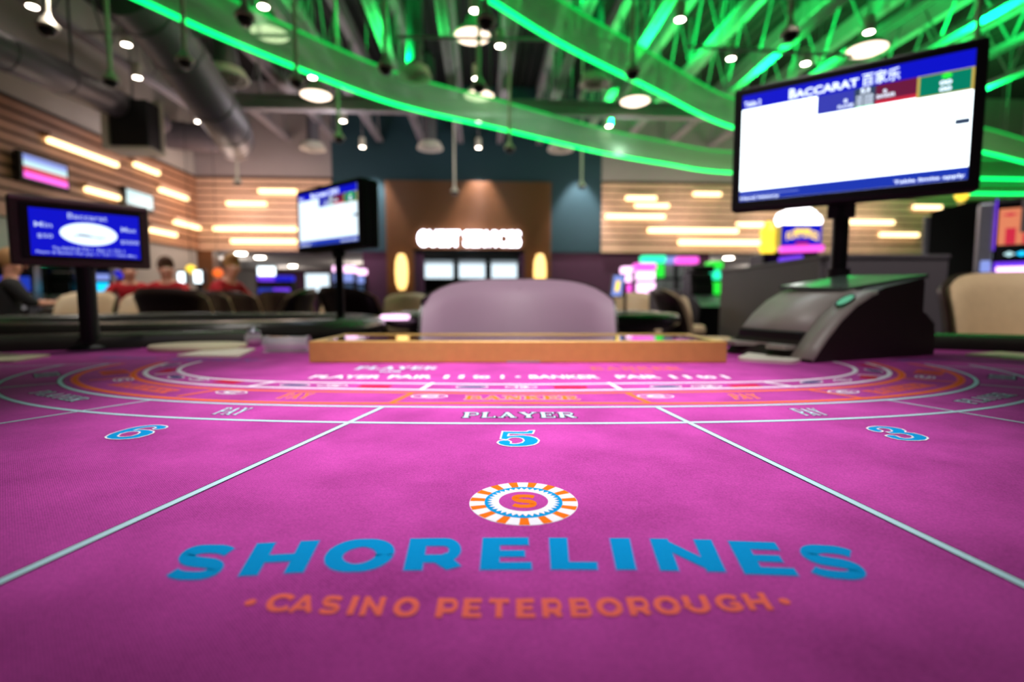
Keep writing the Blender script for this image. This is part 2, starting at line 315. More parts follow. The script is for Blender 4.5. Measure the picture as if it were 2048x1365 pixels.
# slab serif letters used for PLAYER / BANKER
th, tn, sf = .2, .09, .08
def V_(x, w=th): return ([(x, 0), (x, 1)], w)
def SF(x, y, w=.34): return ([(x - w / 2, y), (x + w / 2, y)], sf)
GS = {
 'P': (.8, [V_(.2), (dshape(.2, .46, .95, .56), .1), SF(.2, .04), SF(.18, .96)]),
 'L': (.75, [V_(.2), SF(.2, .96), ([(.05, .04), (.75, .04)], sf), ([(.71, 0), (.71, .26)], sf)]),
 'A': (.95, [([(.18, .05), (.46, .98)], tn), ([(.44, .98), (.76, .05)], th), ([(.28, .35), (.62, .35)], tn), SF(.16, .04, .3), SF(.78, .04, .34)]),
 'Y': (.9, [([(.16, .95), (.46, .42)], th), ([(.76, .95), (.46, .42)], tn), ([(.46, 0), (.46, .48)], th), SF(.16, .96, .34), SF(.76, .96, .28), SF(.46, .04)]),
 'E': (.8, [V_(.2), ([(.05, .04), (.78, .04)], sf), ([(.05, .96), (.76, .96)], sf), ([(.2, .5), (.56, .5)], sf), ([(.74, 0), (.74, .26)], sf), ([(.72, .74), (.72, 1)], sf), ([(.56, .38), (.56, .62)], sf)]),
 'R': (.9, [V_(.2), (dshape(.2, .5, .95, .56), .1), SF(.2, .04), SF(.18, .96), ([(.48, .5), (.74, .04)], th), SF(.78, .04, .24)]),
 'B': (.85, [V_(.2), (dshape(.2, .5, .95, .52), .1), (dshape(.2, .05, .5, .58), .1), SF(.15, .04, .2), SF(.15, .96, .2)]),
 'N': (.95, [V_(.2, tn), V_(.78, tn), ([(.2, .98), (.76, .02)], th), SF(.2, .04, .28), SF(.14, .96, .3), SF(.78, .96, .28)]),
 'K': (.9, [V_(.2), ([(.2, .42), (.7, .96)], tn), ([(.38, .6), (.74, .04)], th), SF(.2, .04), SF(.2, .96), SF(.76, .04, .26), SF(.7, .96, .26)]),
}
def glyph(mb, G, ch, fn, zoff=0.0, grow=0.0):
    wd, st = G[ch]
    for j, (pts, wv) in enumerate(st):
        ws = [x + grow for x in wv] if isinstance(wv, list) else wv + grow
        pts = list(pts)
        if grow:                          # lengthen the ends too
            a, b = Vector(pts[0]), Vector(pts[1]); pts[0] = tuple(a + (a - b).normalized() * grow / 2)
            a, b = Vector(pts[-1]), Vector(pts[-2]); pts[-1] = tuple(a + (a - b).normalized() * grow / 2)
        # split long strokes so warps stay smooth
        vs, fs = stroke(pts, ws)
        if G is GL: lo = -grow / 2; vs = [(x, min(max(y, lo), 1 - lo)) for x, y in vs]
        mb.add([(lambda q: (q[0], q[1], q[2] + j * 1.2e-5 + zoff))(fn(x / wd, y)) for x, y in vs], fs, False)
def word(mb, G, txt, fn, gap=.1, zoff=0, grow=0):
    tot = sum(G[c][0] for c in txt) + gap * (len(txt) - 1); x = 0
    for c in txt:
        wd = G[c][0]; glyph(mb, G, c, (lambda a, b, x=x, wd=wd: fn((x + a * wd) / tot, b)), zoff, grow); x += wd + gap

# ==================================================================== THE SETTING
VB = 16.0                                   # back wall distance
UL = at_v(392, 400, VB)[0]                  # corner with the left wall
zt = 4.55; zb = at_v(700, 503, VB)[1]       # cladding top / soffit bottom
def cut(px, v=VB): return at_v(px, 500, v)[0]
UR = 17.5
MB().box(-16, 20, -6, 30, -.1, 0).build('floor', 'floor', rz=PHI, kind='structure')
# corrugated ceiling deck
c = MB(); n = 110; prof = []
for i in range(n):
    u = UL - .3 + (UR + .6 - UL) * i / n; k = (UR + .6 - UL) / n
    prof += [(u, 7.3), (u + k * .4, 7.3), (u + k * .5, 7.38), (u + k * .9, 7.38)]
prof += [(UR + .3, 7.38)]
vs = [(a, -6, b) for a, b in prof] + [(a, VB + .2, b) for a, b in prof] + [(a, -6, 7.6) for a, b in prof] + [(a, VB + .2, 7.6) for a, b in prof]; m_ = len(prof)
c.add(vs, [(i, i + 1, m_ + i + 1, m_ + i) for i in range(m_ - 1)] + [(2 * m_ + i, 3 * m_ + i, 3 * m_ + i + 1, 2 * m_ + i + 1) for i in range(m_ - 1)], False)
c.build('ceiling', 'deck', rz=PHI, kind='structure')
# back wall: plaster with a teal centre bay and plum lower walls
c = MB()
t0, t1 = cut(668), cut(1201)
c.box(UL - .2, t0, VB, VB + .25, zb, 7.3); c.box(t1, UR, VB, VB + .25, zb, 7.3)
c.cur = 1; c.box(t0, t1, VB - .02, VB + .25, zb, 7.3)
c.cur = 2; c.box(cut(724), cut(846), VB + .03, VB + .25, 0, zb); c.box(cut(1040), cut(1421), VB + .03, VB + .25, 0, zb)
c.build('wall_back', ['wall', 'teal', 'purple'], rz=PHI, kind='structure')
c = MB(); c.box(UL - .25, UL, -6, VB, 0, 7.3); c.build('wall_left', 'wallw', rz=PHI, kind='structure')
c = MB(); c.box(UR, UR + .25, -6, 27, 0, 7.3); c.build('wall_right', 'wall', rz=PHI, kind='structure')
c = MB(); c.box(-16, UR, 27, 27.2, 0, 3.2); c.cur = 1; c.box(-11.5, -7.2, 26.9, 27.0, 0, 3.2)
c.build('wall_far', ['wallw', 'purple'], rz=PHI, kind='structure')
MB().box(-16, UR, VB + .25, 27.2, zb, zb + .15).build('ceiling_low', 'wallw', rz=PHI, kind='structure')
c = MB(); c.box(UL - .02, UL + .45, VB - .1, VB + .3, 0, zb); c.build('trim_5', 'wood', rz=PHI, kind='structure')   # timber corner post
# slatted cladding
def slats_v(name, ua, ub, v):
    c = MB(); c.cur = 1; c.box(ua, ub, v - .03, v, zb, zt); c.cur = 0; z = zb
    k = 0
    while z < zt - .05:
        h = .145 if k else .26
        c.box(ua, ub, v - .085, v - .03, z, min(z + h, zt)); z += h + .06; k += 1
    return c.build(name, ['slat', 'gap'], rz=PHI, kind='structure')
slats_v('trim_1', UL + .001, cut(668) - .01, VB); slats_v('trim_2', cut(1201) + .01, UR - .01, VB)
c = MB(); c.cur = 1; c.box(UL, UL + .03, -5, VB - .1, zb, zt); c.cur = 0; z = zb; k = 0
while z < zt - .05:
    h = .145 if k else .26
    c.box(UL + .03, UL + .085, -5, VB - .1, z, min(z + h, zt)); z += h + .06; k += 1
c.build('trim_3', ['slat_shade', 'gap_shade'], rz=PHI, kind='structure')
# vertical walnut slat panel over the service counter, with its two piers
ua, ub = cut(775), cut(1101); zp0 = at_v(940, 500, VB)[1]; zp1 = at_v(940, 365, VB)[1]
ww = MB(); ww.cur = 1; ww.box(ua, ub, VB - .12, VB - .02, zp0, zp1); ww.cur = 0
n = 62
for i in range(n):
    x = ua + (ub - ua) * i / n; ww.box(x, x + (ub - ua) / n * .6, VB - .17, VB - .12, zp0, zp1)
for a, b in ((775, 829), (1049, 1101)):
    ww.cur = 1; ww.box(cut(a), cut(b), VB - .12, VB + .0, 0, zp0); ww.cur = 0
    for i in range(10):
        x = cut(a) + (cut(b) - cut(a)) * i / 10; ww.box(x, x + (cut(b) - cut(a)) / 10 * .6, VB - .17, VB - .12, 0, zp0)
ww.build('trim_4', ['wood', 'gap'], rz=PHI, kind='structure')
for px in (740, 958, 1163):                 # wall washers on the teal bay
    u, z = at_v(px, 335, VB - .5)
    lamp('SPOT', 'wall_washer', B(u, VB - .62, 5.35), 620, (1, .95, .92), spot_size=math.radians(60), spot_blend=.6, shadow_soft_size=.03, aim=B(u, VB - .25, 2.6))

# ---- service counter: sign, screens, sconces
t = thing('illuminated_sign', 'long white glowing GUEST SERVICES letters on the walnut slat panel', 'sign', B((ua + ub) / 2, VB - .2, at_v(940, 495, VB)[1]), PHI)
sa, sz0 = at_v(836, 496, VB - .25); sb, sz1 = at_v(1041, 466, VB - .25); cxs = (ua + ub) / 2
c = MB()
put_text(c, 'GUEST SERVICES', lambda a, b: (sa - cxs + a * (sb - sa), -.08, b * (sz1 - sz0)), .03)
c2 = MB(); vs, fs, _ = text_mesh('GUEST SERVICES', .03)
c.add([(sa - cxs + a * (sb - sa), -.03, b * (sz1 - sz0)) for a, b in vs], fs, False)
c.build('lettering', 'sign', t)
MB().box(sa - cxs, sb - cxs, -.03, .03, .1, .14).box(sa - cxs, sb - cxs, -.03, .03, sz1 - sz0 - .14, sz1 - sz0 - .1).build('mounting_rail', 'blackmetal', t)
lamp('POINT', 'sign_glow', B(cxs, VB - .6, 2.7), 45, (.9, .88, 1), shadow_soft_size=.2)
# recess behind the counter
c = MB(); v0 = VB + .04
a, b = cut(829), cut(1049)
c.box(a, b, v0 + 2.0, v0 + 2.1, 0, zp0 - .04); c.box(a, b, v0 + .2, v0 + 2, zp0 - .3, zp0 - .2)
tag(c.build('counter_back_panel', 'blackmetal', rz=PHI), 'dark recessed back panel behind the guest counter screens', 'panel')
t = thing('service_counter', 'dark guest services counter between the two amber lit piers', 'counter', B((a + b) / 2, VB - .5, 0), PHI); hw = (b - a) / 2
MB().box(-hw, hw, -.3, .3, 0, 1.0).build('body', 'wood', t); MB().box(-hw - .05, hw + .05, -.36, .36, 1.0, 1.06, .02).build('worktop', 'blackmetal', t)
for k, (x0, x1, lab) in enumerate([(850, 906, 'left of three bright screens over the guest services counter'), (918, 970, 'middle of three bright screens over the guest services counter'), (983, 1034, 'right of three bright screens over the guest services counter')]):
    u0, z0 = at_v(x0, 557, v0 + 1.9); u1, z1 = at_v(x1, 521, v0 + 1.9)
    t = thing('wall_screen', lab, 'screen', B((u0 + u1) / 2, v0 + 1.98, z0), PHI, 'guest services screens'); hw = (u1 - u0) / 2
    MB().box(-hw - .03, hw + .03, -.06, 0, -.05, z1 - z0 + .05, .01).build('bezel', 'black', t)
    MB().box(-hw, hw, -.07, -.06, 0, z1 - z0).build('screen', 'scr2', t)
for px, lab in ((803, 'left'), (1080, 'right')):
    u, z = at_v(px, 545, VB - .3); z0 = at_v(px, 580, VB - .3)[1]; z1 = at_v(px, 508, VB - .3)[1]
    t = thing('wall_sconce', 'tall amber glowing sconce on the pier to the %s of the guest counter' % lab, 'wall light', B(u, VB - .17, z0), PHI, 'amber sconces'); h = z1 - z0
    c = MB(); c.lathe([(.0, 0), (.10, .02), (.17, h * .2), (.19, h * .5), (.17, h * .8), (.10, h - .02), (0, h)], 20, (0, -.12, 0), 1, .6); c.build('shade', 'sconce', t)
    MB().box(-.06, .06, -.03, 0, h * .3, h * .7).build('bracket', 'blackmetal', t)

# ---- LED light bars
def bar_v(x0, x1, y, hh, lab):
    v = VB - .1; u0, z = at_v(x0, y, v); u1, _ = at_v(x1, y, v); h = hh / 1020 * v / 2; L = (u1 - u0) / 2
    t = thing('light_bar', lab, 'wall light', B((u0 + u1) / 2, VB - .085, z), PHI, 'warm light bars on the slatted walls')
    MB().box(-L, L, -.11, 0, h * .6, h * 2.1, .01).build('housing', 'slat', t)
    MB().box(-L + .02, L - .02, -.10, -.015, -h, h * .6, .02).build('diffuser', 'led', t)
bars = [(517, 595, 382, 8, 'short highest light bar left of the teal bay'), (453, 535, 407, 8, 'second highest short light bar on the back wall left of the teal bay'),
 (427, 595, 457, 9, 'long light bar behind the middle monitor, the upper of the lowest pair'), (462, 595, 482, 9, 'lowest light bar left of the teal bay, behind the middle monitor'),
 (1250, 1313, 396, 9, 'uppermost short light bar just right of the teal bay'), (1268, 1338, 411, 8, 'short light bar stepped under the uppermost one right of the teal bay'),
 (1210, 1330, 432, 9, 'light bar starting right beside the edge of the teal bay'), (1294, 1476, 460, 10, 'long light bar in the middle of the right slatted wall'),
 (1355, 1532, 484, 11, 'lowest long light bar on the right slatted wall'), (1470, 1527, 449, 9, 'short light bar left of the glowing slot topper'),
 (1385, 1442, 388, 8, 'short high light bar left of the large monitor'), (1532, 1622, 402, 9, 'light bar just under the large monitor, above the slot topper'),
 (1685, 1787, 444, 10, 'light bar right of the large monitor pole'), (1757, 1836, 469, 9, 'lower light bar between monitor pole and dark cabinet'), (1824, 1882, 414, 9, 'light bar under the right corner of the large monitor')]
for b in bars: bar_v(*b)
def bar_u(x0, y0, x1, y1, lab):
    uu = UL + .1; v0_, z0 = at_u(x0, y0, uu); v1_, z1 = at_u(x1, y1, uu); z = (z0 + z1) / 2; L = (v1_ - v0_) / 2
    t = thing('light_bar', lab, 'wall light', B(UL + .085, (v0_ + v1_) / 2, z), PHI, 'warm light bars on the slatted walls')
    MB().box(0, .11, -L, L, .045, .15, .01).build('housing', 'slat', t); MB().box(.015, .10, -L + .02, L - .02, -.045, .045, .02).build('diffuser', 'led', t)
for b in [(90, 282, 232, 329, 'longest light bar high on the left wall, above the coloured television'), (264, 327, 315, 349, 'short light bar on the left wall under the hanging box display'),
 (166, 378, 236, 397, 'light bar on the left wall between the two televisions'), (315, 379, 373, 399, 'light bar on the left wall just right of the pale television'),
 (345, 443, 397, 458, 'light bar on the left wall nearest the room corner'), (295, 459, 350, 472, 'lowest light bar on the left wall, beside the limit sign')]: bar_u(*b)
for (u, v) in ((UL + 2.0, 9), (UL + 2.6, 12.6)): lamp('POINT', 'slat_glow', B(u, v, 3.2), 15, (1, .8, .6), shadow_soft_size=.3)
for u in (-7.2, -5.4, 3.6, 6.2, 9.0, 12.0): lamp('POINT', 'slat_glow', B(u, VB - 1.3, 3.4), 66, (1, .76, .68), shadow_soft_size=.3)

# ---- wall televisions
def tv_u(x0, y0, x1, y1, lab, cols):
    uu = UL + .3; va, zt_ = at_u(x0, y0, uu); vb_, zb_ = at_u(x1, y1, uu); L = (vb_ - va) / 2; h = abs(zt_ - zb_)
    t = thing('television', lab, 'television', B(UL + .087, (va + vb_) / 2, min(zt_, zb_)), PHI)
    MB().box(.0, .08, -.1, .1, h * .3, h * .7).build('mount', 'blackmetal', t); MB().box(.08, .2, -L, L, 0, h, .015).build('bezel', 'black', t)
    c = MB(); k = len(cols)
    for i in range(k): c.cur = i; c.box(.2, .206, -L + .06, L - .06, .06 + (h - .12) * i / k, .06 + (h - .12) * (i + 1) / k)
    c.build('screen', cols, t)
tv_u(40, 298, 142, 384, 'coloured television on the left slatted wall, red and pale blue picture', ['magenta', 'crimson', 'teal_tv', 'sdim'])
tv_u(250, 371, 310, 426, 'pale aqua television on the left slatted wall', ['teal_tv'])
# hanging box display up on the left wall
p = at_y(255, 300, 10.5)
t = thing('hanging_display', 'white framed black box display high on the left wall', 'display', (p.x, p.y, p.z), PHI)
MB().box(-.45, .45, -.05, .5, 0, .06).box(-.45, -.33, -.05, .5, .06, 1.1).box(-.45, .45, .4, .5, .06, 1.1).build('frame', 'offwhite', t)
MB().box(-.31, .43, -.03, .38, .09, .98, .02).build('screen', 'black', t)
MB().tube([(0, .25, 1.1), (0, .25, 7.3 - p.z)], .02).build('hanger', 'steel', t)

# ---- roof structure
joist_z = 5.6
ujs = [-7.2, -5.75, -4.35, -3.05, -1.8, -.65, .55, 1.75, 3.0, 4.3, 5.7, 7.1, 8.5, 9.9, 11.3]
names = ['leftmost roof joist near the left wall', 'roof joist passing left of the large round duct', 'roof joist left of the teal bay', 'roof joist reaching the teal bay at its left edge', 'roof joist ending above the left of the walnut panel',
 'roof joist ending above the middle of the walnut panel', 'roof joist ending above the right of the walnut panel', 'roof joist ending at the right of the teal bay', 'green lit roof joist just right of the teal bay', 'green lit roof joist over the right slatted wall',
 'green lit roof joist above the left corner of the large monitor', 'green lit roof joist above the middle of the large monitor', 'green lit roof joist above the right corner of the large monitor', 'green lit roof joist right of the large monitor', 'rightmost green lit roof joist']
for u, lab in zip(ujs, names):
    t = thing('roof_joist', lab + ', open web steel', 'joist', B(u, 4.2, joist_z), PHI, 'open web roof joists'); L = VB - 4.25
    MB().box(-.09, -.02, 0, L, 0, .10).box(.02, .09, 0, L, 0, .10).build('bottom_chord', 'steel', t)
    MB().box(-.09, .09, -9, L, 1.35, 1.7).build('top_chord', 'steel', t)
    c = MB(); k = 9
    for i in range(k):
        a = L * i / k; b_ = L * (i + .5) / k; d = L * (i + 1) / k
        c.tube([(0, a, .08), (0, b_, 1.4)], .02, 6); c.tube([(0, b_, 1.4), (0, d, .08)], .02, 6)
    c.build('web', 'steel', t)
# cross beam and pipes
u0, z0 = at_v(425, 203, 12.0); u1, _ = at_v(1460, 203, 12.0)
c = MB(); L = (u1 - u0); c.box(0, L, -.11, .11, -.02, .02); c.box(0, L, -.11, .11, .26, .30); c.box(0, L, -.02, .02, .02, .26)
for x in (1, L * .35, L * .68, L - 1): c.box(x, x + .04, -.02, .02, .3, 7.3 - z0 + .15)
tag(c.build('cross_beam', 'steel', loc=B(u0, 12.0, z0 - .14), rz=PHI), 'wide grey steel beam crossing under the joists, behind the first green ribbon', 'beam')
for (xa, ya, xb, yb, v, lab) in [(795, 74, 1250, 82, 8.7, 'thin ceiling pipe in the top centre between the green ribbons'), (165, 66, 600, 72, 8.7, 'thin ceiling pipe at top left crossing the first green ribbon'), (1372, 93, 1705, 112, 8.7, 'thin ceiling pipe above the large monitor'), ]:
    a, za = at_v(xa, ya, v); b_, zb_ = at_v(xb, yb, v)
    c = MB(); c.tube([(a, v, za), (b_, v, zb_)], .03, 8)
    for f in (.2, .8): c.tube([(a + (b_ - a) * f, v, za), (a + (b_ - a) * f, v, 7.34)], .01, 6)
    tag(c.build('ceiling_pipe', 'steel', rz=PHI), lab, 'pipe')
# ducts
def pipe_duct(pts, r, lab, m='duct'):
    P = crom([at_y(*q) for q in pts], 8); c = MB(); c.tube(P, r, 24)
    for i in range(4, len(P) - 3, 6):
        c.tube([P[i], P[i] + (P[i + 1] - P[i]).normalized() * .05], r * 1.04, 24)
    top = P[len(P) // 2]; c.tube([top, Vector((top.x, top.y, 7.34))], .02, 6)
    tag(c.build('air_duct', m), lab, 'duct')
pipe_duct([(250, -20, 7.4), (330, 70, 8.2), (420, 200, 9.6), (462, 262, 11.0), (470, 290, 13.2)], .40, 'big round grey air duct running down the upper left ceiling')
pipe_duct([(330, 268, 14.2), (400, 276, 14.3), (486, 282, 14.4)], .36, 'short horizontal round duct at the end of the big duct')
pipe_duct([(-90, 60, 7.0), (90, 140, 8.2), (200, 192, 9.8), (318, 246, 13.0)], .26, 'pale round duct sloping over the left wall')
# round diffusers on drop ducts
for (px, py, w_, lab) in [(450, 155, 86, 'round ceiling diffuser right of the big duct'), (830, 152, 64, 'round ceiling diffuser green lit in the upper centre'), (860, 296, 50, 'round diffuser against the teal wall, left one'),
   (1121, 299, 50, 'round diffuser against the teal wall, right one'), (626, 297, 48, 'round diffuser just left of the teal wall'), (1190, 166, 60, 'round diffuser behind the second green ribbon')]:
    zz = 4.95; p = at_z(px, py, zz); r = w_ / 1020 * p.y / 2
    t = thing('ceiling_diffuser', lab, 'vent', (p.x, p.y, zz), PHI, 'round ceiling diffusers')
    MB().lathe([(.28 * r / .35, .14), (.3 * r / .35, .10), (r, 0), (r, -.03), (r * .9, -.03), (r * .55, .06)], 28).build('outer_cone', 'offwhite', t)
    MB().lathe([(r * .55, -.02), (r * .62, -.035), (r * .42, .04), (0, .04)], 24).lathe([(r * .3, -.03), (r * .34, -.05), (r * .2, .02), (0, .02)], 20).build('inner_rings', 'offwhite', t)
    MB().tube([(0, 0, .12), (0, 0, 7.34 - zz)], .5 * r, 20).build('drop_duct', 'duct', t)
# small pendant spot lamps
pend = [(65, 14, 'at the very top left corner'), (253, 90, 'left of the big duct, the higher one'), (275, 156, 'left of the big duct, the lower one'), (477, 90, 'in front of the first green ribbon near top left'), (527, 14, 'at the top edge above the first green ribbon'),
 (625, 156, 'beside the left bright high bay light'), (686, 243, 'left above the teal wall'), (725, 295, 'in front of the left part of the teal wall'), (950, 22, 'at the top edge in the centre'), (1000, 93, 'beside the thin pipe in the top centre'),
 (953, 158, 'above the central high bay light'), (956, 245, 'touching the first green ribbon in the centre'), (957, 296, 'in front of the middle of the teal wall'), (1360, 40, 'at top right, above the second green ribbon'), (1462, 118, 'above the left corner of the large monitor'),
 (1611, 128, 'above the middle of the large monitor'), (1738, 65, 'high above the large monitor'), (1218, 253, 'between the two green ribbons on the right'), (1185, 303, 'just under the first green ribbon on the right'), (397, 244, 'dim one under the big duct'), (480, 297, 'dim one at the end of the big duct')]
zz = 5.1
pr = thing('pendant_lamp', '', 'ceiling light', (0, 0, zz), 0, 'small cylinder pendant lamps')
MB().lathe([(0, .26), (.075, .26), (.08, .24), (.08, 0), (.068, 0), (.068, .02), (0, .02)], 18).build('housing', 'offwhite', pr)
MB().lathe([(0, .012), (.066, .012), (.066, .004), (0, .004)], 18).build('lens', 'lamp', pr)
MB().tube([(0, 0, .25), (0, 0, 7.34 - zz)], .012, 8).build('stem', 'steel', pr)
for i, (px, py, lab) in enumerate(pend):
    o = pr if i == 0 else copy_tree(pr); p = at_z(px, py, zz); o.location = (p.x, p.y, zz); o['label'] = 'small bright cylinder pendant lamp ' + lab
# high bay lights
hb = thing('high_bay_light', '', 'ceiling light', (0, 0, 0), 0, 'round high bay lights')
MB().lathe([(0, .34), (.1, .34), (.12, .2), (.30, .06), (.33, .0), (.31, .0)], 28).build('reflector', 'offwhite', hb)
MB().lathe([(0, .02), (.30, .02), (.31, .0), (.2, -.05), (0, -.08)], 28).build('lens', 'bay', hb)
MB().tube([(0, 0, .3), (0, 0, 2.1)], .012, 8).build('stem', 'steel', hb)
for i, (px, py, z, lab) in enumerate([(632, 191, 5.2, 'left of centre under the first green ribbon'), (1270, 203, 5.2, 'right of centre between the two green ribbons'), (540, 68, 5.5, 'inside the first green ribbon at top left'), (945, 73, 5.5, 'on the thin pipe in the top centre'), (958, 192, 5.2, 'in the centre above the first green ribbon'),
      (1733, 100, 5.2, 'directly above the large monitor')]):
    o = hb if i == 0 else copy_tree(hb); p = at_z(px, py, z); o.location = (p.x, p.y, z); o['label'] = 'round glowing high bay light ' + lab
# camera domes on poles
dm = thing('dome_camera', '', 'security camera', (0, 0, 0), 0, 'dome cameras on ceiling poles')
MB().lathe([(.028, .16), (.035, .12), (.06, .07), (.10, .02), (.105, 0), (.1, -.01), (0, -.01)], 20).build('housing', 'offwhite', dm)
MB().lathe([(.085, -.01), (.08, -.05), (.05, -.085), (0, -.095)], 18).build('dome', 'black', dm)
MB().tube([(0, 0, .12), (0, 0, 7.34 - 3.8)], .028, 10).build('pole', 'offwhite', dm)
for i, (px, py, lab) in enumerate([(370, 122, 'large near one in front of the big duct'), (95, 55, 'near one at the top left corner'), (490, 34, 'at the top edge by the first green ribbon'), (972, 42, 'at the top edge in the centre'), (1580, 68, 'over the large monitor'), (1019, 297, 'lit one hanging in front of the teal wall'),
     (771, 135, 'against the first green ribbon, left of centre'), (958, 172, 'in the centre above the first green ribbon'), (909, 383, 'farthest one in front of the walnut panel'), (1265, 145, 'against the second green ribbon'), (1953, 93, 'right of the large monitor'),
     (222, 161, 'dark one at left over the slatted wall'), (593, 162, 'left of the left high bay light'), (475, 364, 'in front of the back slatted wall'), (678, 276, 'at the left edge of the teal bay'), (1163, 372, 'in front of the right end of the teal bay')]):
    o = dm if i == 0 else copy_tree(dm); p = at_z(px, py, 3.8); o.location = (p.x, p.y, 3.8); o['label'] = 'white pole mounted dome camera, ' + lab

# ---- green light ribbons
def ribbon(pts, z0, z1, lab):
    P = crom([Vector((x, y, 0)) for x, y in pts], 10); c = MB(); n = len(P); off = []
    t = thing('light_ribbon', lab, 'ceiling feature', (P[n // 2].x, P[n // 2].y, z0), 0, 'curved green light ribbons'); o0 = Vector((P[n // 2].x, P[n // 2].y, z0))
    vs = []
    for i, p in enumerate(P):
        d = (P[min(i + 1, n - 1)] - P[max(i - 1, 0)]).normalized(); nn = Vector((-d.y, d.x, 0)) * .008
        vs += [p + nn - o0 + Vector((0, 0, z0)), p + nn - o0 + Vector((0, 0, z1)), p - nn - o0 + Vector((0, 0, z1)), p - nn - o0 + Vector((0, 0, z0))]
    fs = [(4 * i + a, 4 * i + b, 4 * i + 4 + b, 4 * i + 4 + a) for i in range(n - 1) for a, b in ((0, 1), (1, 2), (2, 3), (3, 0))]
    c.add(vs, fs, True).build('band', 'ribbon', t)
    MB().tube([p - o0 + Vector((0, 0, z0)) for p in P], .034, 8).build('lower_light_strip', 'green', t)
    MB().tube([p - o0 + Vector((0, 0, z1)) for p in P], .024, 8).build('upper_light_strip', 'green2', t)
    for i in range(4, n - 1, 9): MB().tube([P[i] - o0 + Vector((0, 0, z0)), P[i] - o0 + Vector((0, 0, 7.34))], .008, 6).build('hanger_wire', 'steel', t)
def rp(lst, z): return [tuple(at_z(a, b, z))[:2] for a, b in lst]
ribbon(rp([(140, -62), (280, 0), (470, 86), (720, 185), (840, 222), (1000, 258), (1200, 305), (1330, 328), (1450, 345), (1700, 352), (1935, 357), (2120, 360)], 4.5), 4.5, 5.08, 'long curved green light ribbon sweeping from top left under the beam to the right')
ribbon(rp([(860, -80), (980, 0), (1130, 92), (1300, 177), (1450, 250), (1600, 285), (1770, 290), (1935, 300), (2048, 325), (2140, 350)], 4.5), 4.5, 5.08, 'second curved green light ribbon, starting at the top centre and passing behind the large monitor')
ribbon(rp([(1560, 372), (1700, 381), (1810, 384), (1930, 387), (2048, 388), (2140, 386)], 4.2), 4.2, 4.5, 'lowest thin green light ribbon at far right above the slot machines')

# ---- far room beyond the soffit
for (u, v) in ((-9, 19), (-5, 21), (-9, 24), (8, 19), (12, 22)): lamp('POINT', 'far_room_fill', B(u, v, 1.9), 60, (1, .9, .85), shadow_soft_size=.15)  # added fill without fixtures, brightens the room beyond the soffit
for (px, py, r, k, lab) in [(482, 508, .13, 'lamp', 'left of three under the soffit by the back left slatted wall'), (520, 516, .13, 'lamp', 'middle of three under the soffit by the back left slatted wall'), (586, 533, .13, 'lamp', 'right of three under the soffit, left of the middle monitor pole'),
    (1457, 517, .13, 'lamp', 'just right of the plum wall'), (1519, 514, .13, 'lamp', 'under the lowest light bar'), (1531, 521, .13, 'lamp', 'under the slot topper, left'), (1603, 512, .12, 'lamp', 'under the slot topper, right')]:
    p = at_z(px, py, zb - .02)
    if p.y > 26: p = EYE + (p - EYE) * (25.0 / p.y); p.z = zb - .03
    tag(MB().lathe([(0, .02), (r * 1.2, .02), (r * 1.2, 0), (r, -.01), (0, -.015)], 16).build('downlight', k, loc=(p.x, p.y, zb - .025)), 'small round recessed downlight, ' + lab, 'ceiling light', 'recessed downlights beyond the soffit')
def far_screen(x0, y0, x1, y1, Y, m, lab, name='display_screen', cat='screen', base=None):
    a = at_y(x0, y1, Y); b_ = at_y(x1, y0, Y); hw = (b_.x - a.x) / 2; h = b_.z - a.z
    t = thing(name, lab, cat, ((a.x + b_.x) / 2, Y, 0), 0)
    MB().box(-hw - .04, hw + .04, .0, .12, a.z - .04, a.z + h + .04, .02).build('bezel', 'black', t); MB().box(-hw, hw, -.01, 0, a.z, a.z + h).build('screen', m, t)
    MB().box(-.05, .05, .03, .09, .02, a.z - .04).box(-.25, .25, -.1, .2, 0, .02).build('stand', 'black', t); return t
far_screen(516, 534, 550, 553, 22, 'scr', 'bright white screen in the far room left of the middle monitor')
far_screen(612, 548, 658, 584, 14, 'scr2', 'pale lit display stand just left of the middle monitor pole')
far_screen(357, 545, 369, 566, 11, 'scr', 'small bright screen right of the head of the seated red shirted person'); far_screen(389, 542, 403, 566, 11.3, 'scr', 'small bright screen left of the leaning red shirted person')
for (px, py, m, lab) in [(382, 539, 'yellow', 'pale yellow'), (436, 546, 'orange', 'orange')]:
    p = at_y(px, py, 13); t = thing('globe_pendant', 'small %s globe lamp in the distance near the red shirted people' % lab, 'ceiling light', p); MB().lathe([(0, .12), (.09, .08), (.12, 0), (.09, -.08), (0, -.12)], 16).build('globe', m, t); MB().tube([(0, 0, .1), (0, 0, 7.34 - p.z)], .006, 6).build('stem', 'black', t)

# ---- slot machines
def slot(px, D, rz, w_, top, cols, lab, group='slot machines on the far floor'):
    p = at_y(px, 600, D); t = thing('slot_machine', lab, 'slot machine', (p.x, p.y, 0), rz, group); h = w_ / 2
    c = MB(); c.prism([(-.3, 0), (.35, 0), (.35, top * .94), (.05, top * .94), (-.02, .95), (-.3, .78)], -h, h, 'x'); c.build('cabinet', 'blackmetal', t)
    MB().box(-h + .03, h - .03, -.06, -.03, 1.0, 1.0 + (top - 1.0) * .42, .01).build('reel_screen', cols[0], t)
    MB().box(-h + .03, h - .03, -.01, .04, 1.04 + (top - 1.0) * .45, top * .93, .01).build('upper_screen', cols[1], t)
    MB().box(-h, h, -.05, .3, top * .95, top + .08, .04).build('topper', cols[2], t)
    MB().prism([(-.34, .74), (-.28, .82), (-.03, .97), (-.03, .92)], -h + .02, h - .02, 'x').build('button_deck', 'silver', t); return t
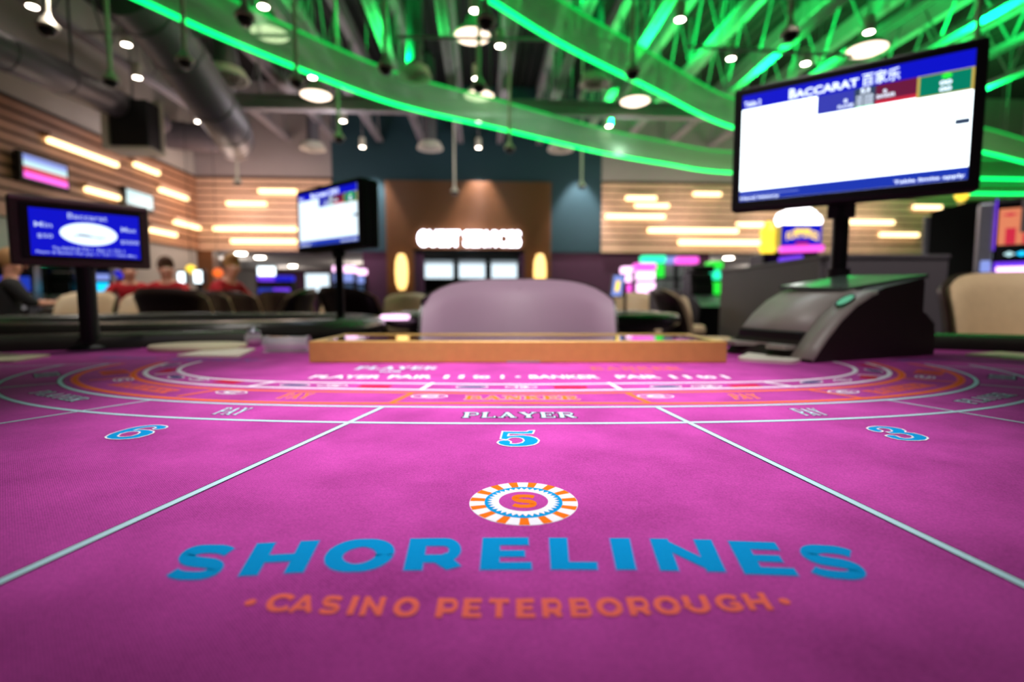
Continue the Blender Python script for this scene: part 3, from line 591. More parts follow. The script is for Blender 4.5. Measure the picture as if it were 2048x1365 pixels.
for a in [(20, 7.4, .5, .55, 1.5, ['navy', 'black', 'black'], 'slot machine at far left behind the person in black'), (60, 8.8, .5, .5, 1.55, ['black', 'black', 'aqua'], 'slot machine with a cyan light strip left of the limit sign pole'),
   (114, 9.1, .4, .5, 1.45, ['black', 'black', 'black'], 'dark slot machine just left of the limit sign pole'), (146, 9.9, .4, .35, 1.3, ['violet', 'black', 'black'], 'slot machine with a round violet light beside the limit sign pole'),
   (195, 9.5, .4, .45, 1.45, ['cyan', 'sdim', 'black'], 'slot machine with a cyan screen right of the limit sign pole'), (218, 10.5, .4, .5, 1.4, ['cyan', 'black', 'blue'], 'slot machine with a blue bar left of the first red shirted person'),
   (536, 15, 0, .55, 1.5, ['navy', 'black', 'violet'], 'slot machine glowing blue left of the display stand'), (565, 15, 0, .55, 1.5, ['violet', 'black', 'blue'], 'slot machine glowing violet left of the display stand'),
   (688, 14.5, 0, .6, 1.75, ['slatebar', 'sdim', 'pinkw'], 'slot machine right of the middle monitor pole, the left one'), (712, 15, 0, .55, 1.7, ['slatebar', 'sdim', 'pinkw'], 'slot machine right of the middle monitor pole, the right one'),
   (1264, 12.5, 0, .5, 1.6, ['magenta', 'pinkw', 'pinkw'], 'pink slot machine just right of the mauve dealer chair'), (1290, 12, 0, .5, 1.65, ['pinkw', 'pinkw', 'magenta'], 'slot machine with bright pink screens beside the green topped one'),
   (1306, 13.5, 0, .62, 1.95, ['silver', 'lime', 'aqua'], 'slot machine with a green glowing topper'), (1338, 13.8, 0, .5, 1.95, ['silver', 'silver', 'sdim'], 'slot machine with a blue violet topper'),
   (1374, 13.5, 0, .55, 1.92, ['silver', 'silver', 'magenta'], 'slot machine with a magenta topper'), (1430, 11.5, 0, .3, 1.65, ['lime', 'aqua', 'lime'], 'narrow slot machine lit bright green by the grey partition'), (1404, 10.5, .2, .5, 1.5, ['black', 'black', 'black'], 'dark slot machine left of the bright green one')]: slot(*a)
# small ticket monitor on a pole right of dealer chair
p = at_y(1250, 600, 3.3)
t = thing('pole_display', 'small tilted display on a thin black pole right of the dealer chair', 'screen', (p.x, p.y, .76), 0)
MB().tube([(0, 0, 0), (0, 0, .22)], .01).lathe([(0, .01), (.05, .01), (.05, 0), (0, 0)], 16).build('pole', 'black', t)
MB().prism([(-.1, .13), (-.02, .13), (-.0, .28), (-.08, .28)], -.012, .02, 'y').build('bezel', 'black', t)
c = MB(); c.prism([(-.092, .14), (-.028, .14), (-.01, .27), (-.076, .27)], -.016, -.0121, 'y'); c.cur = 1; c.prism([(-.07, .17), (-.045, .17), (-.035, .235), (-.06, .235)], -.018, -.0161, 'y'); c.build('screen', ['sdim', 'yellow'], t)

# ---- glowing slot topper behind the partition
Yt = 8.0; a = at_y(1560, 520, Yt); b_ = at_y(1645, 452, Yt); cx = (a.x + b_.x) / 2; hw = (b_.x - a.x) / 2
def zz_(py): return at_y(1600, py, Yt).z
t = thing('slot_machine', 'tall slot machine with a white cloud shaped topper and blue screen beside the monitor pole', 'slot machine', (cx, Yt, 0), 0)
MB().box(-hw, hw, .05, .6, 0, zz_(500), .03).build('cabinet', 'blackmetal', t)
MB().box(-hw, hw, .0, .25, zz_(496), zz_(448), .02).build('upper_cabinet', 'silver', t)
MB().box(-hw + .02, hw - .02, -.02, 0, zz_(492), zz_(450)).build('upper_screen', 'blue', t)
c = MB(); put_text(c, 'FORTUNES', lambda u_, v_: ((u_ - .5) * hw * 1.55, -.03, zz_(482) + v_ * (zz_(466) - zz_(482)) + .05 * math.sin(u_ * PI)), .02)
c.box(-.12, .12, -.028, -.022, zz_(466), zz_(459), .0); c.cur = 1; c.box(-.1, .1, -.028, -.022, zz_(490), zz_(485)); c.build('screen_lettering', ['yellow', 'crimson'], t)
c = MB(); zc = zz_(435)
for (dx, dz, r) in [(-.24, 0, .13), (-.1, .05, .15), (.05, .08, .17), (.16, .03, .14), (.25, -.02, .12), (0, .14, .12)]: c.lathe([(0, r), (r * .7, r * .7), (r, 0), (r * .7, -r * .7), (0, -r)], 18, (dx, .1, zc + dz - .02), 1, .6)
c.build('topper', 'bwhite', t)
MB().tube([(-hw - .02, -.03, zz_(500)), (hw, -.03, zz_(497))], .05, 12).build('light_tube', 'magenta', t)
MB().tube([(-hw - .02, -.03, zz_(522)), (0, -.03, zz_(517))], .05, 12).build('lower_light_tube', 'violet', t)
t = thing('slot_machine', 'slot machine with round yellow glowing topper left of the cloud topped one', 'slot machine', at_y(1546, 1e3, Yt + .1) * 1, 0); t.location.z = 0; t.location.y = Yt + .1; t.location.x = at_y(1546, 480, Yt + .1).x
MB().box(-.14, .14, 0, .5, 0, zz_(505), .03).build('cabinet', 'blackmetal', t)
c = MB()
for (dz, r) in [(zz_(462), .14), (zz_(476), .13), (zz_(492), .15), (zz_(446), .07)]: c.lathe([(0, r), (r * .7, r * .7), (r, 0), (r * .7, -r * .7), (0, -r)], 18, (0, .15, dz), 1, .6)
c.build('topper', 'yellow', t)

# ---- partitions on the right
def part_wall(x0, y0, x1, y1, z1, lab, th=.06):
    dx, dy = x1 - x0, y1 - y0; L = math.hypot(dx, dy); a = math.atan2(dy, dx)
    t = thing('partition', lab, 'partition', (x0, y0, 0), a)
    MB().box(0, L, 0, th, .04, z1 - .03).build('panel', 'partition', t); MB().box(-.01, L + .01, -.01, th + .01, z1 - .03, z1, .006).build('cap_rail', 'partition', t)
    c = MB()
    for x in (.1, L - .14): c.box(x, x + .06, .0, th, 0, .04)
    c.build('foot', 'black', t)
pA0 = at_z(1442, 541, 1.21); pA1 = at_z(1640, 511, 1.21)
part_wall(pA0.x, pA0.y, pA1.x, pA1.y, 1.21, 'grey partition slanting back from the monitor pole toward the green lit slot machine')
Yb = pA1.y - .02; xb0 = (1690 - CX) / F * Yb; xb1 = (1893 - CX) / F * Yb
part_wall(pA1.x + .03, Yb, xb1, Yb + .02, 1.215, 'grey partition facing us between the large monitor pole and the dark cabinet')
part_wall((1300 - CX) / F * 5.4, 5.4, (1362 - CX) / F * 5.4, 5.4, .98, 'low grey partition between the beige chair and the brown chair')

# ---- dark cabinet and bright slot machine at the right edge
Yc = 4.3
def X_(px, D): return (px - CX) / F * D
Yk = 4.8
t = thing('slot_machine', 'tall black slot machine seen from its plain back beside the bright one', 'slot machine', (4.21, Yk, 0), -.75)
h = .26
c = MB(); zt1 = at_y(1850, 424, 4.98).z; zt2 = at_y(1940, 404, Yk).z
c.add([(x, y, z) for (x, zt_) in ((-h, zt1), (0, zt2)) for y in (0, .4) for z in (0, zt_)], [(0, 1, 3, 2), (4, 6, 7, 5), (0, 4, 5, 1), (2, 3, 7, 6), (0, 2, 6, 4), (1, 5, 7, 3)], False)
c.box(0, h, 0, .4, 0, zt2); c.build('cabinet', 'black', t)
MB().box(-h - .05, -h, .0, .06, 0, at_y(1850, 432, 4.98).z, .01).build('side_trim', 'silver', t)
c = MB(); r = .055; zc = zt2 + .08
c.lathe([(0, r), (r * .7, r * .7), (r, 0), (r * .7, -r * .7), (0, -r)], 18, (-.05, .1, zc)); c.build('signal_lamp', 'yellow', t); MB().tube([(-.05, .1, zt2 - .05), (-.05, .1, zc - r)], .025).build('lamp_post', 'gold', t)
Ys = 4.2; x0 = X_(1950, Ys); t = thing('slot_machine', 'bright slot machine at the right edge with orange upper screen and violet reels', 'slot machine', (x0, Ys, 0), -.68)
def zs(py): return at_y(2000, py, 4.05).z
MB().box(0.02, .85, .02, .45, 0, zs(393), .03).build('cabinet', 'blackmetal', t)
MB().box(-.03, .075, -.04, .12, zs(590), zs(400), .02).build('side_trim', 'silver', t)
MB().box(.005, .065, -.06, -.04, zs(585), zs(520), .01).build('side_light', 'sdim', t)
MB().box(.072, .08, -.055, -.04, zs(500), zs(395), .002).build('edge_light', 'violet', t)
c = MB(); c.box(.1, .8, -.01, .02, zs(488), zs(415)); c.cur = 1; c.box(.14, .2, -.02, -.01, zs(488), zs(455)); c.box(.24, .3, -.02, -.01, zs(488), zs(468)); c.box(.32, .38, -.02, -.01, zs(488), zs(468)); c.lathe([(0, .015), (.05, 0), (0, -.015)], 16, (.16, -.02, zs(428)), 1, .3); c.build('upper_screen', ['peach', 'crimson'], t)
MB().box(.22, .8, -.04, -.02, zs(466), zs(398), .01).build('notice_panel', 'wall', t)
c = MB(); c.box(.09, .82, -.02, .02, zs(520), zs(489)); c.cur = 1; c.lathe([(0, .02), (.035, 0), (0, -.02)], 14, (.17, -.03, zs(508)), 1, .4); c.cur = 2; c.lathe([(0, .02), (.035, 0), (0, -.02)], 14, (.24, -.03, zs(508)), 1, .4); c.cur = 3; c.box(.31, .38, -.03, -.02, zs(515), zs(502)); c.build('meter_panel', ['black', 'teal_tv', 'cyan', 'orange'], t)
c = MB(); c.box(.09, .82, -.03, .02, zs(572), zs(524)); c.cur = 1; c.box(.1, .8, -.045, -.03, zs(548), zs(534), .005); c.cur = 2
for k in range(5): c.lathe([(0, .03), (.03, .015), (.035, 0), (.03, -.015), (0, -.03)], 14, (.17 + .085 * k, -.045, zs(558)), 1, .4)
c.build('reel_screen', ['violet', 'pinkw', 'peach'], t)
MB().prism([(-.25, zs(640)), (-.22, zs(625)), (.0, zs(578)), (.0, zs(640))], .05, .84, 'x').build('button_deck', 'silver', t)

# ==================================================================== CHAIRS
def shell(mb, W, Hh, curve, th, z0, n=18, m=14, drop=.18, lean=.10, back=False):
    def S(u, v, o):
        a = abs(u); x = math.sin(u * curve) * (W / 2) / math.sin(curve); y = (W / 2) / math.sin(curve) * (math.cos(u * curve) - math.cos(0))
        hh = Hh * (1 - drop * a ** 3.2); z = z0 + v * hh; e = max(a, abs(2 * v - 1)) ; tt = th * math.sqrt(max(0.0, 1 - e ** 7))
        nx, ny = math.sin(u * curve), math.cos(u * curve)
        return (x + nx * o * tt, y + ny * o * tt + lean * v * v, z)
    G = []
    for o in (-.5, .5):
        G.append([[S(-1 + 2 * i / n, j / m, o) for i in range(n + 1)] for j in range(m + 1)])
    vs = [p for g in G for row in g for p in row]; k = (n + 1) * (m + 1)
    fs = [(s_ * k + j * (n + 1) + i, s_ * k + j * (n + 1) + i + 1, s_ * k + (j + 1) * (n + 1) + i + 1, s_ * k + (j + 1) * (n + 1) + i) for s_ in (0, 1) for j in range(m) for i in range(n)]
    mb.add(vs, fs, True); return mb
# chair faces -Y; backrest at +Y
def chair(name, label, pad, outer, W=.55, top=.98, group=None, wood='brown'):
    t = thing(name, label, 'chair', (0, 0, 0), 0, group)
    z0 = .56
    ob = shell(MB(), W, top - z0, 1.05, .06, z0); ob.v = [(x, y + .25, z) for x, y, z in ob.v]; ob.build('backrest', outer, t)
    ib = shell(MB(), W * .95, top - z0 - .015, 1.05, .06, z0 + .01); ib.v = [(x, y + .205, z) for x, y, z in ib.v]; ib.build('back_cushion', pad, t)
    MB().box(-W * .43, W * .43, -.26, .2, .47, .58, .04).build('seat', pad, t)
    MB().box(-W * .4, W * .4, -.24, .2, .42, .47, .01).build('seat_frame', outer, t)
    for sx in (-1, 1):
        for sy in (-1, 1):
            MB().tube([(sx * W * .34, sy * .2, .43), (sx * W * .42, sy * .26, 0)], [.024, .016], 10).build('leg', outer, t)
    return t
dc = chair('dealer_chair', 'mauve vinyl dealer chair facing us behind the bronze chip tray', 'mauve', 'brown', .565, .944)
dc.location = (at_y(1036, 600, 1.5).x, 1.30, 0)
for ch in dc.children:
    if ch.name.startswith('back'): pass
proto = chair('casino_chair', '', 'beige', 'brown', .56, .965, 'beige and brown casino chairs')
cl = [(155, 5.1, .15, 'beige casino chair right behind the limit sign pole'), (276, 4.75, -.05, 'beige casino chair facing us, right of the limit sign pole'),
 (378, 4.1, 3.1, 'dark brown casino chair seen from behind, left of the leaning red shirted person'), (432, 4.9, 3.0, 'taller looking dark casino chair in front of the leaning red shirted person'),
 (535, 3.9, -1.25, 'dark casino chair turned sideways left of the middle monitor'), (494, 5.2, 2.9, 'dark casino chair between the red shirt and the sideways chair'), (590, 5.4, 3.0, 'dark brown casino chair behind the middle monitor, left one'),
 (640, 4.9, -.9, 'beige casino chair turned to the side by the middle monitor pole'), (700, 5.6, .5, 'beige casino chair just right of the middle monitor pole'),
 (742, 3.75, 2.5, 'low dark rounded chair back right of the middle monitor pole'), (808, 6.2, 0, 'beige casino chair left of the dealer chair below the sconce'), (1274, 5.6, 0, 'beige casino chair right of the dealer chair'),
 (1352, 6.1, .3, 'beige casino chair partly hidden behind the brown side view chair'), (1400, 3.9, 1.3, 'shiny brown casino chair seen from its side in front of the partition'), (222, 7.9, .2, 'grey looking dark chair behind the beige ones at left')]
for i, (px, D, rz, lab) in enumerate(cl):
    o = proto if i == 0 else copy_tree(proto); o.location = (X_(px, D), D, 0); o.rotation_euler = (0, 0, rz); o['label'] = lab
rc = chair('casino_chair', 'large beige casino chair cut off by the right edge behind the table rail', 'beige', 'brown', .62, .995, 'beige and brown casino chairs'); rc.location = (2.03, 1.88, 0); rc.rotation_euler = (0, 0, -.25)

# ==================================================================== TABLES
def sup(a, b, e, n=120, cx=0, cy=0):
    out = []
    for i in range(n):
        t_ = 2 * PI * i / n; c_, s_ = math.cos(t_), math.sin(t_)
        out.append((cx + a * math.copysign(abs(c_) ** (2 / e), c_), cy + b * math.copysign(abs(s_) ** (2 / e), s_)))
    return out
def table(name, label, cx, cy, a, b, rz, fm, gap, apron='blackmetal', e=2.3, feltz=FELT, edge='wood', group=None):
    t = thing(name, label, 'gaming table', (cx, cy, 0), rz, group); N = 144; P = sup(a, b, e, N)
    c = MB(); c.prism(P, feltz - .03, feltz); fo = c.build('felt_top', fm, t)
    nrm = []
    for i in range(N):
        p0 = Vector(P[i - 1]); p1 = Vector(P[(i + 1) % N]); d = (p1 - p0).normalized(); nrm.append(Vector((d.y, -d.x)))
    # padded rail: cross-section swept round the felt, open on the dealer side
    prof = [(-.012, -.02), (-.012, .012), (.006, .028), (.035, .036), (.075, .034), (.108, .020), (.122, -.005), (.118, -.035), (.09, -.06), (.0, -.06)]
    idx = [i for i in range(N) if not (abs(P[i][0]) < gap and P[i][1] * (1 if gap > 0 else 0) > 0)]
    if gap > 0:
        s0 = next(i for i in idx if (i - 1) % N not in idx); idx = [(s0 + k) % N for k in range(len(idx))]
    else: idx = idx + [idx[0]]
    vs = [(P[i][0] + nrm[i].x * q[0], P[i][1] + nrm[i].y * q[0], feltz + q[1]) for i in idx for q in prof]; m = len(prof)
    c = MB(); c.add(vs, [(j * m + k, j * m + (k + 1) % m, (j + 1) * m + (k + 1) % m, (j + 1) * m + k) for j in range(len(idx) - 1) for k in range(m)], True)
    if gap > 0:
        c.add(vs[:m], [tuple(range(m))], False); c.add(vs[-m:], [tuple(range(m))], False)
    c.build('padded_rail', 'rail', t)
    if gap > 0:
        idg = [i for i in range(N) if abs(P[i][0]) < gap + .03 and P[i][1] > 0]
        c = MB(); A_ = [(P[i][0], P[i][1]) for i in idg]; B_ = [(P[i][0] + nrm[i].x * .03, P[i][1] + nrm[i].y * .03) for i in idg]
        c.prism(A_ + B_[::-1], feltz - .05, feltz + .002); c.build('edge_trim', edge, t)
    c = MB(); Q = [(P[i][0] * .96, P[i][1] * .94) for i in range(0, N, 2)]; c.prism(Q, feltz - .165, feltz - .03); c.build('apron', apron, t)
    for s_ in (-1, 1):
        MB().box(s_ * a * .5 - .14, s_ * a * .5 + .14, -b * .4, b * .4, .04, feltz - .165, .02).box(s_ * a * .5 - .2, s_ * a * .5 + .2, -b * .55, b * .55, 0, .04, .01).build('pedestal', 'blackmetal', t)
    return t, fo
TX, TY = .004, .62
tb, fo = table('baccarat_table', 'purple felt baccarat table filling the foreground, with printed layout', TX, TY, 1.42, .72, 0, 'felt', .64, edge='rail')
table('gaming_table', 'dark railed gaming table behind us at left carrying the middle monitor', -1.65, 2.42, .9, .64, 0, 'blackcloth', 0)
t3, _ = table('gaming_table', 'purple felt gaming table with wood apron behind the dealer chair', .13, 3.5, .86, .62, 0, 'felt', .0, apron='wood')
table('gaming_table', 'dark gaming table among the red shirted people', -4.6, 5.86, .6, .28, 0, 'blackcloth', 0)

# ---- printed layout (children of the felt); coordinates relative to the table's Empty
def rel(p, z): return (p[0] - TX, p[1] - TY, FELT + z)
Z1, Z2, Z3, Z4 = .00012, .00024, .00036, .00050
def pl(px, py, z): return rel(felt(px, py), z)
CPX, CPY = .0085, 1.15
def fit(pts, K=6):
    A_, r_ = [], []
    ph = []
    for px, py in pts:
        x, y = felt(px, py); dx, dy = x - CPX, CPY - y; p = math.atan2(dx, dy); rr = math.hypot(dx, dy)
        A_.append([math.cos(k * p) for k in range(K + 1)]); r_.append(rr); ph.append(abs(p))
    co_, *_ = np.linalg.lstsq(np.array(A_ + [[.0012 * k * k if j == k else 0 for j in range(K + 1)] for k in range(K + 1)]), np.array(r_ + [0] * (K + 1)), rcond=None)
    mx = max(ph); return co_, mx
def cpt(co_, p): r = sum(co_[k] * math.cos(k * p) for k in range(len(co_))); return (CPX + r * math.sin(p), CPY - r * math.cos(p))
def c1(l): return [(x / 2.926, 660 + y / 2.926) for x, y in l]
def c2(l): return [(600 + x / 2.2756, 660 + y / 2.2756) for x, y in l]
def c3(l): return [(1250 + x / 2.566, 660 + y / 2.566) for x, y in l]
curves = {
 'A': c1([(370, 205), (160, 245), (0, 330), (0, 372), (130, 430), (460, 472), (1000, 515), (2000, 543)]) + c2([(1000, 427)]) + c3([(350, 478), (900, 462), (1400, 440), (1710, 425), (2048, 378), (2048, 240), (1830, 195)]),
 'B': c1([(640, 200), (500, 225), (410, 262), (375, 300), (400, 340), (500, 370), (700, 393), (900, 408), (1500, 432), (2048, 447)]) + c2([(1000, 352)]) + c3([(170, 400), (1000, 385), (1350, 362), (1650, 330), (1790, 290), (1820, 265), (1750, 225), (1600, 188)]),
 'C': c1([(740, 197), (560, 230), (480, 262), (465, 300), (530, 340), (700, 372), (950, 390), (1300, 408), (2048, 430)]) + c2([(1000, 335)]) + c3([(1100, 372), (1450, 340), (1650, 305), (1745, 262), (1680, 220), (1540, 185)]),
 'D': c1([(960, 190), (840, 225), (805, 255), (830, 290), (950, 325), (1200, 345)]) + [(600, 783), (680, 785), (780, 786), (890, 787), (1037, 787.4), (1150, 787)] + c3([(0, 321), (900, 305), (1250, 285), (1400, 255), (1435, 230), (1390, 200), (1310, 178)]),
 'E': c1([(1010, 195), (900, 225), (880, 250), (920, 290), (1100, 315), (1450, 333)]) + [(600, 776), (680, 778.5), (780, 780), (890, 781), (1037, 781.5), (1150, 781)] + c3([(0, 309), (900, 290), (1200, 270), (1350, 240), (1370, 220), (1340, 195), (1260, 172)]),
 'F': c1([(1180, 185), (1090, 210), (1070, 230), (1110, 260), (1250, 285)]) + [(550, 763), (680, 766), (780, 767), (890, 768.3), (960, 769), (1037, 769.3), (1100, 769), (1250, 768), (1400, 766.5)] + c3([(700, 268), (1050, 250), (1170, 230), (1200, 210), (1150, 183)])}
CF = {k: fit(v) for k, v in curves.items()}
def band(mb, key, w0, z, n=160, ext=.0):
    co_, mx = CF[key]; ps = [(-mx - ext) + 2 * (mx + ext) * i / n for i in range(n + 1)]; C_ = [Vector(cpt(co_, p)) for p in ps]; A_, B_ = [], []
    for i in range(n + 1):
        d = (C_[min(i + 1, n)] - C_[max(i - 1, 0)]).normalized(); nn = Vector((-d.y, d.x)) * w0 / 2; A_.append(C_[i] + nn); B_.append(C_[i] - nn)
    mb.strip([(a.x - TX, a.y - TY) for a in A_], [(b.x - TX, b.y - TY) for b in B_], FELT + z)
pale, dark, coral, orange, white = MB(), MB(), MB(), MB(), MB()
for k in 'AB': band(dark, k, .0072, Z1); band(pale, k, .0052, Z2)
for k in 'CD': band(coral, k, .0098, Z2); band(orange, k, .0038, Z3)
for k in 'EF': band(white, k, .0066, Z2)
def seg(mb, P0, P1, w0, z):
    a = Vector(felt(*P0)); b = Vector(felt(*P1)); d = (b - a).normalized(); nn = Vector((-d.y, d.x)) * w0 / 2; k = 6
    mb.strip([rel((a + (b - a) * i / k + nn), 0)[:2] for i in range(k + 1)], [rel((a + (b - a) * i / k - nn), 0)[:2] for i in range(k + 1)], FELT + z)
for P0, P1 in [((765, 815), (-140, 1229)), ((1315, 815.5), (2200, 1245))]:
    seg(dark, P0, P1, .0068, Z1); seg(pale, P0, P1, .0048, Z2 + 2e-5)
for P0, P1 in [((309, 800), (-90, 862)), ((1776, 801), (2150, 864)), ((128, 766), (-60, 781)), ((1959, 770), (2120, 782)), ((-40, 735), (240, 727.5)), ((1865, 732), (2100, 742.5))]:
    seg(dark, P0, P1, .0052, Z1); seg(pale, P0, P1, .0036, Z2 + 2e-5)
for P0, P1 in [((782, 807), (828, 785)), ((1299, 807), (1250, 785)), ((355, 793.5), (444, 779)), ((1725, 797), (1620, 781)), ((178, 761.5), (273, 754)), ((1912, 765), (1807, 757))]:
    seg(coral, P0, P1, .0080, Z2 + 2e-5); seg(orange, P0, P1, .0036, Z3 + 2e-5)
for P0, P1 in [((842, 780), (866, 766)), ((1242, 780), (1217, 766)), ((495, 774), (555, 763.5)), ((1593, 775), (1530, 765)), ((309, 749.5), (371, 745)), ((1780, 753.5), (1714, 750))]:
    seg(white, P0, P1, .0060, Z2 + 2e-5)
pale.build('betting_line', 'ink_pale', fo, label='pale blue betting lines'); dark.build('line_outline', 'ink_dark', fo); coral.build('banker_line', 'ink_coral', fo, label='coral banker lines')
orange.build('banker_line_core', 'ink_orange', fo); white.build('tie_line', 'ink_white', fo, label='white inner lines')
# SHORELINES: each letter on its own measured quad
def q45(off, l): return [(off + x / 2.56, 930 + y / 2.56) for x, y in l]
QS = [('S', 300, [(66, 594), (332, 592), (455, 413), (190, 415)]), ('H', 300, [(450, 575), (785, 554), (868, 391), (550, 407)]), ('O', 300, [(860, 556), (1214, 548), (1284, 381), (930, 387)]), ('R', 300, [(1297, 545), (1607, 541), (1614, 378), (1335, 382)]),
 ('E', 300, [(1690, 542), (1955, 540), (1943, 377), (1705, 378)]), ('L', 1000, [(262, 540), (500, 541), (482, 379), (252, 378)]), ('I', 1000, [(597, 541), (697, 541), (661, 380), (563, 380)]), ('N', 1000, [(822, 545), (1157, 553), (1080, 388), (768, 382)]),
 ('E', 1000, [(1255, 563), (1530, 573), (1412, 402), (1168, 394)]), ('S', 1000, [(1605, 578), (1900, 600), (1795, 424), (1515, 408)])]
def bil(Q, a, b, z):
    x = (1 - a) * (1 - b) * Q[0][0] + a * (1 - b) * Q[1][0] + a * b * Q[2][0] + (1 - a) * b * Q[3][0]
    y = (1 - a) * (1 - b) * Q[0][1] + a * (1 - b) * Q[1][1] + a * b * Q[2][1] + (1 - a) * b * Q[3][1]
    return pl(x, y, z)
e_, f_ = MB(), MB()
for ch, off, q in QS:
    Q = q45(off, q); glyph(e_, GL, ch, lambda a, b: bil(Q, a, b, Z1), 0, .05); glyph(f_, GL, ch, lambda a, b: bil(Q, a, b, Z3), 0, 0)
e_.build('wordmark_edge', 'ink_edge', fo); f_.build('wordmark', 'ink_blue', fo, label='blue SHORELINES lettering printed on felt')
sub = MB(); e_ = MB()
cs = [('C', 558, 50), ('A', 607, 50), ('S', 662, 40), ('I', 706, 14), ('N', 746, 44), ('O', 813, 52), ('P', 894, 42), ('E', 944.5, 38), ('T', 998, 41), ('E', 1051, 38), ('R', 1105.5, 43), ('B', 1161, 43), ('O', 1219, 53), ('R', 1279, 46), ('O', 1334, 53), ('U', 1394, 50), ('G', 1455, 49), ('H', 1514, 47)]
for ch, cx, w_ in cs:
    yb = 1238 - 6e-5 * (cx - 1030) ** 2; hh = 38.5 - 1.4e-5 * (cx - 1030) ** 2; sh = .00125 * (1024 - cx) * hh; tl = -.00012 * (cx - 1030)
    Q = [(cx - sh / 2 - w_ / 2 * 1.03, yb - tl * -w_ / 2), (cx - sh / 2 + w_ / 2 * 1.03, yb + tl * w_ / 2), (cx + sh / 2 + w_ / 2 * .98, yb - hh + tl * w_ / 2), (cx + sh / 2 - w_ / 2 * .98, yb - hh - tl * w_ / 2)]
    glyph(sub, GL, ch, lambda a, b: bil(Q, a, b, Z3)); glyph(e_, GL, ch, lambda a, b: bil(Q, a, b, Z1), 0, .06)
def disc(mb, px, py, rx, z, n=28, ry=None):
    x, y = felt(px, py); ry = ry or rx
    mb.add([rel((x + rx * math.cos(2 * PI * k / n), y + ry * math.sin(2 * PI * k / n)), z) for k in range(n)], [tuple(range(n))], False)
for px, py in ((501, 1207), (1569, 1205)): disc(sub, px, py, .0021, Z3); disc(e_, px, py, .0024, Z1)
sub.build('subtitle', 'ink_coral', fo, label='coral CASINO PETERBOROUGH lettering printed on felt')
# chip emblem
ex, ey = felt(1047, 1004.5); ex += .0; R0 = 109 / 1020 * (felt(1047, 1004.5)[1]) * 1.0
em = MB(); ncut = 15; a0 = math.radians(90 - 7 + 12)
def pol(r, a, z): return rel((ex + R0 * r * math.cos(a), ey + R0 * r * math.sin(a)), z)
def ring(r0, r1, aa, ab, z, k=6):
    em.add([pol(r0, aa + (ab - aa) * i / k, z) for i in range(k + 1)] + [pol(r1, aa + (ab - aa) * i / k, z) for i in range(k + 1)], [(i, i + 1, k + 2 + i, k + 1 + i) for i in range(k)], False)
em.cur = 0; ring(.0, 1.02, 0, 2 * PI, Z1, 64)
for k in range(ncut):
    a = a0 + 2 * PI * k / ncut - math.radians(24 * .5); em.cur = 0; ring(.73, 1.0, a, a + 2 * PI / ncut * .56, Z2); em.cur = 1; ring(.735, 1.01, a + 2 * PI / ncut * .56, a + 2 * PI / ncut, Z2 + 1e-5)
em.cur = 2; ring(.46, .735, 0, 2 * PI, Z3, 64)
em.cur = 0; nt_ = 36
star = []
for k in range(nt_ * 2): star.append(pol(.685 if k % 2 == 0 else .585, PI * k / nt_ + .04, Z4))
inner = [pol(.46, PI * k / nt_ + .04, Z4) for k in range(nt_ * 2)]
em.add(star + inner, [(k, (k + 1) % (2 * nt_), 2 * nt_ + (k + 1) % (2 * nt_), 2 * nt_ + k) for k in range(2 * nt_)], False)
em.cur = 3; ring(0, .465, 0, 2 * PI, Z4 + .0001, 48)
em.cur = 1; glyph(em, GL, 'S', lambda a, b: rel((ex + R0 * (-.225 + .47 * a), ey + R0 * (-.33 + .64 * b)), Z4 + .0002))
em.build('chip_emblem', ['ink_white', 'ink_orange', 'ink_blue', 'felt'], fo, label='printed poker chip emblem with an orange S')
# seat numbers: contours of the blue figures, white outline along them
N5 = ((960, 850, 12.8), [(575, 180), (900, 188), (1195, 188), (1250, 160), (1392, 157), (1352, 246), (1050, 248), (742, 246), (716, 302), (900, 288), (1100, 283), (1300, 310), (1440, 350), (1515, 415), (1480, 480), (1380, 530), (1200, 560), (1040, 570), (900, 572), (760, 568), (650, 555), (520, 525), (440, 475), (480, 430), (600, 408), (740, 415), (800, 452), (782, 492), (850, 505), (960, 500), (1080, 470), (1128, 420), (1090, 370), (1000, 345), (900, 337), (780, 352), (680, 398), (600, 388), (520, 380)], None)
N6 = ((180, 840, 11.38), [(350, 405), (400, 370), (480, 330), (700, 260), (900, 205), (1150, 158), (1400, 132), (1600, 130), (1740, 150), (1770, 175), (1700, 210), (1560, 232), (1450, 230), (1430, 215), (1490, 200), (1505, 183), (1440, 174), (1300, 182), (1150, 207), (1010, 247), (1200, 235), (1350, 245), (1460, 275), (1440, 315), (1330, 362), (1100, 420), (900, 448), (700, 460), (480, 455), (380, 435)], [(630, 385), (700, 335), (850, 295), (1000, 278), (1100, 280), (1145, 300), (1080, 345), (950, 385), (800, 402), (680, 403)])
N3 = ((1700, 840, 11.38), [(380, 205), (430, 175), (600, 155), (800, 163), (1000, 185), (1180, 220), (1270, 265), (1255, 292), (1450, 315), (1600, 350), (1740, 400), (1780, 435), (1720, 475), (1550, 490), (1300, 485), (1100, 465), (950, 430), (830, 392), (800, 372), (860, 357), (960, 362), (1050, 378), (1150, 420), (1250, 437), (1380, 432), (1440, 412), (1400, 378), (1280, 345), (1150, 325), (1000, 327), (920, 322), (810, 287), (870, 287), (940, 280), (960, 262), (900, 225), (800, 205), (680, 200), (615, 215), (660, 235), (740, 260), (750, 280), (690, 292), (550, 278), (430, 240)], None)
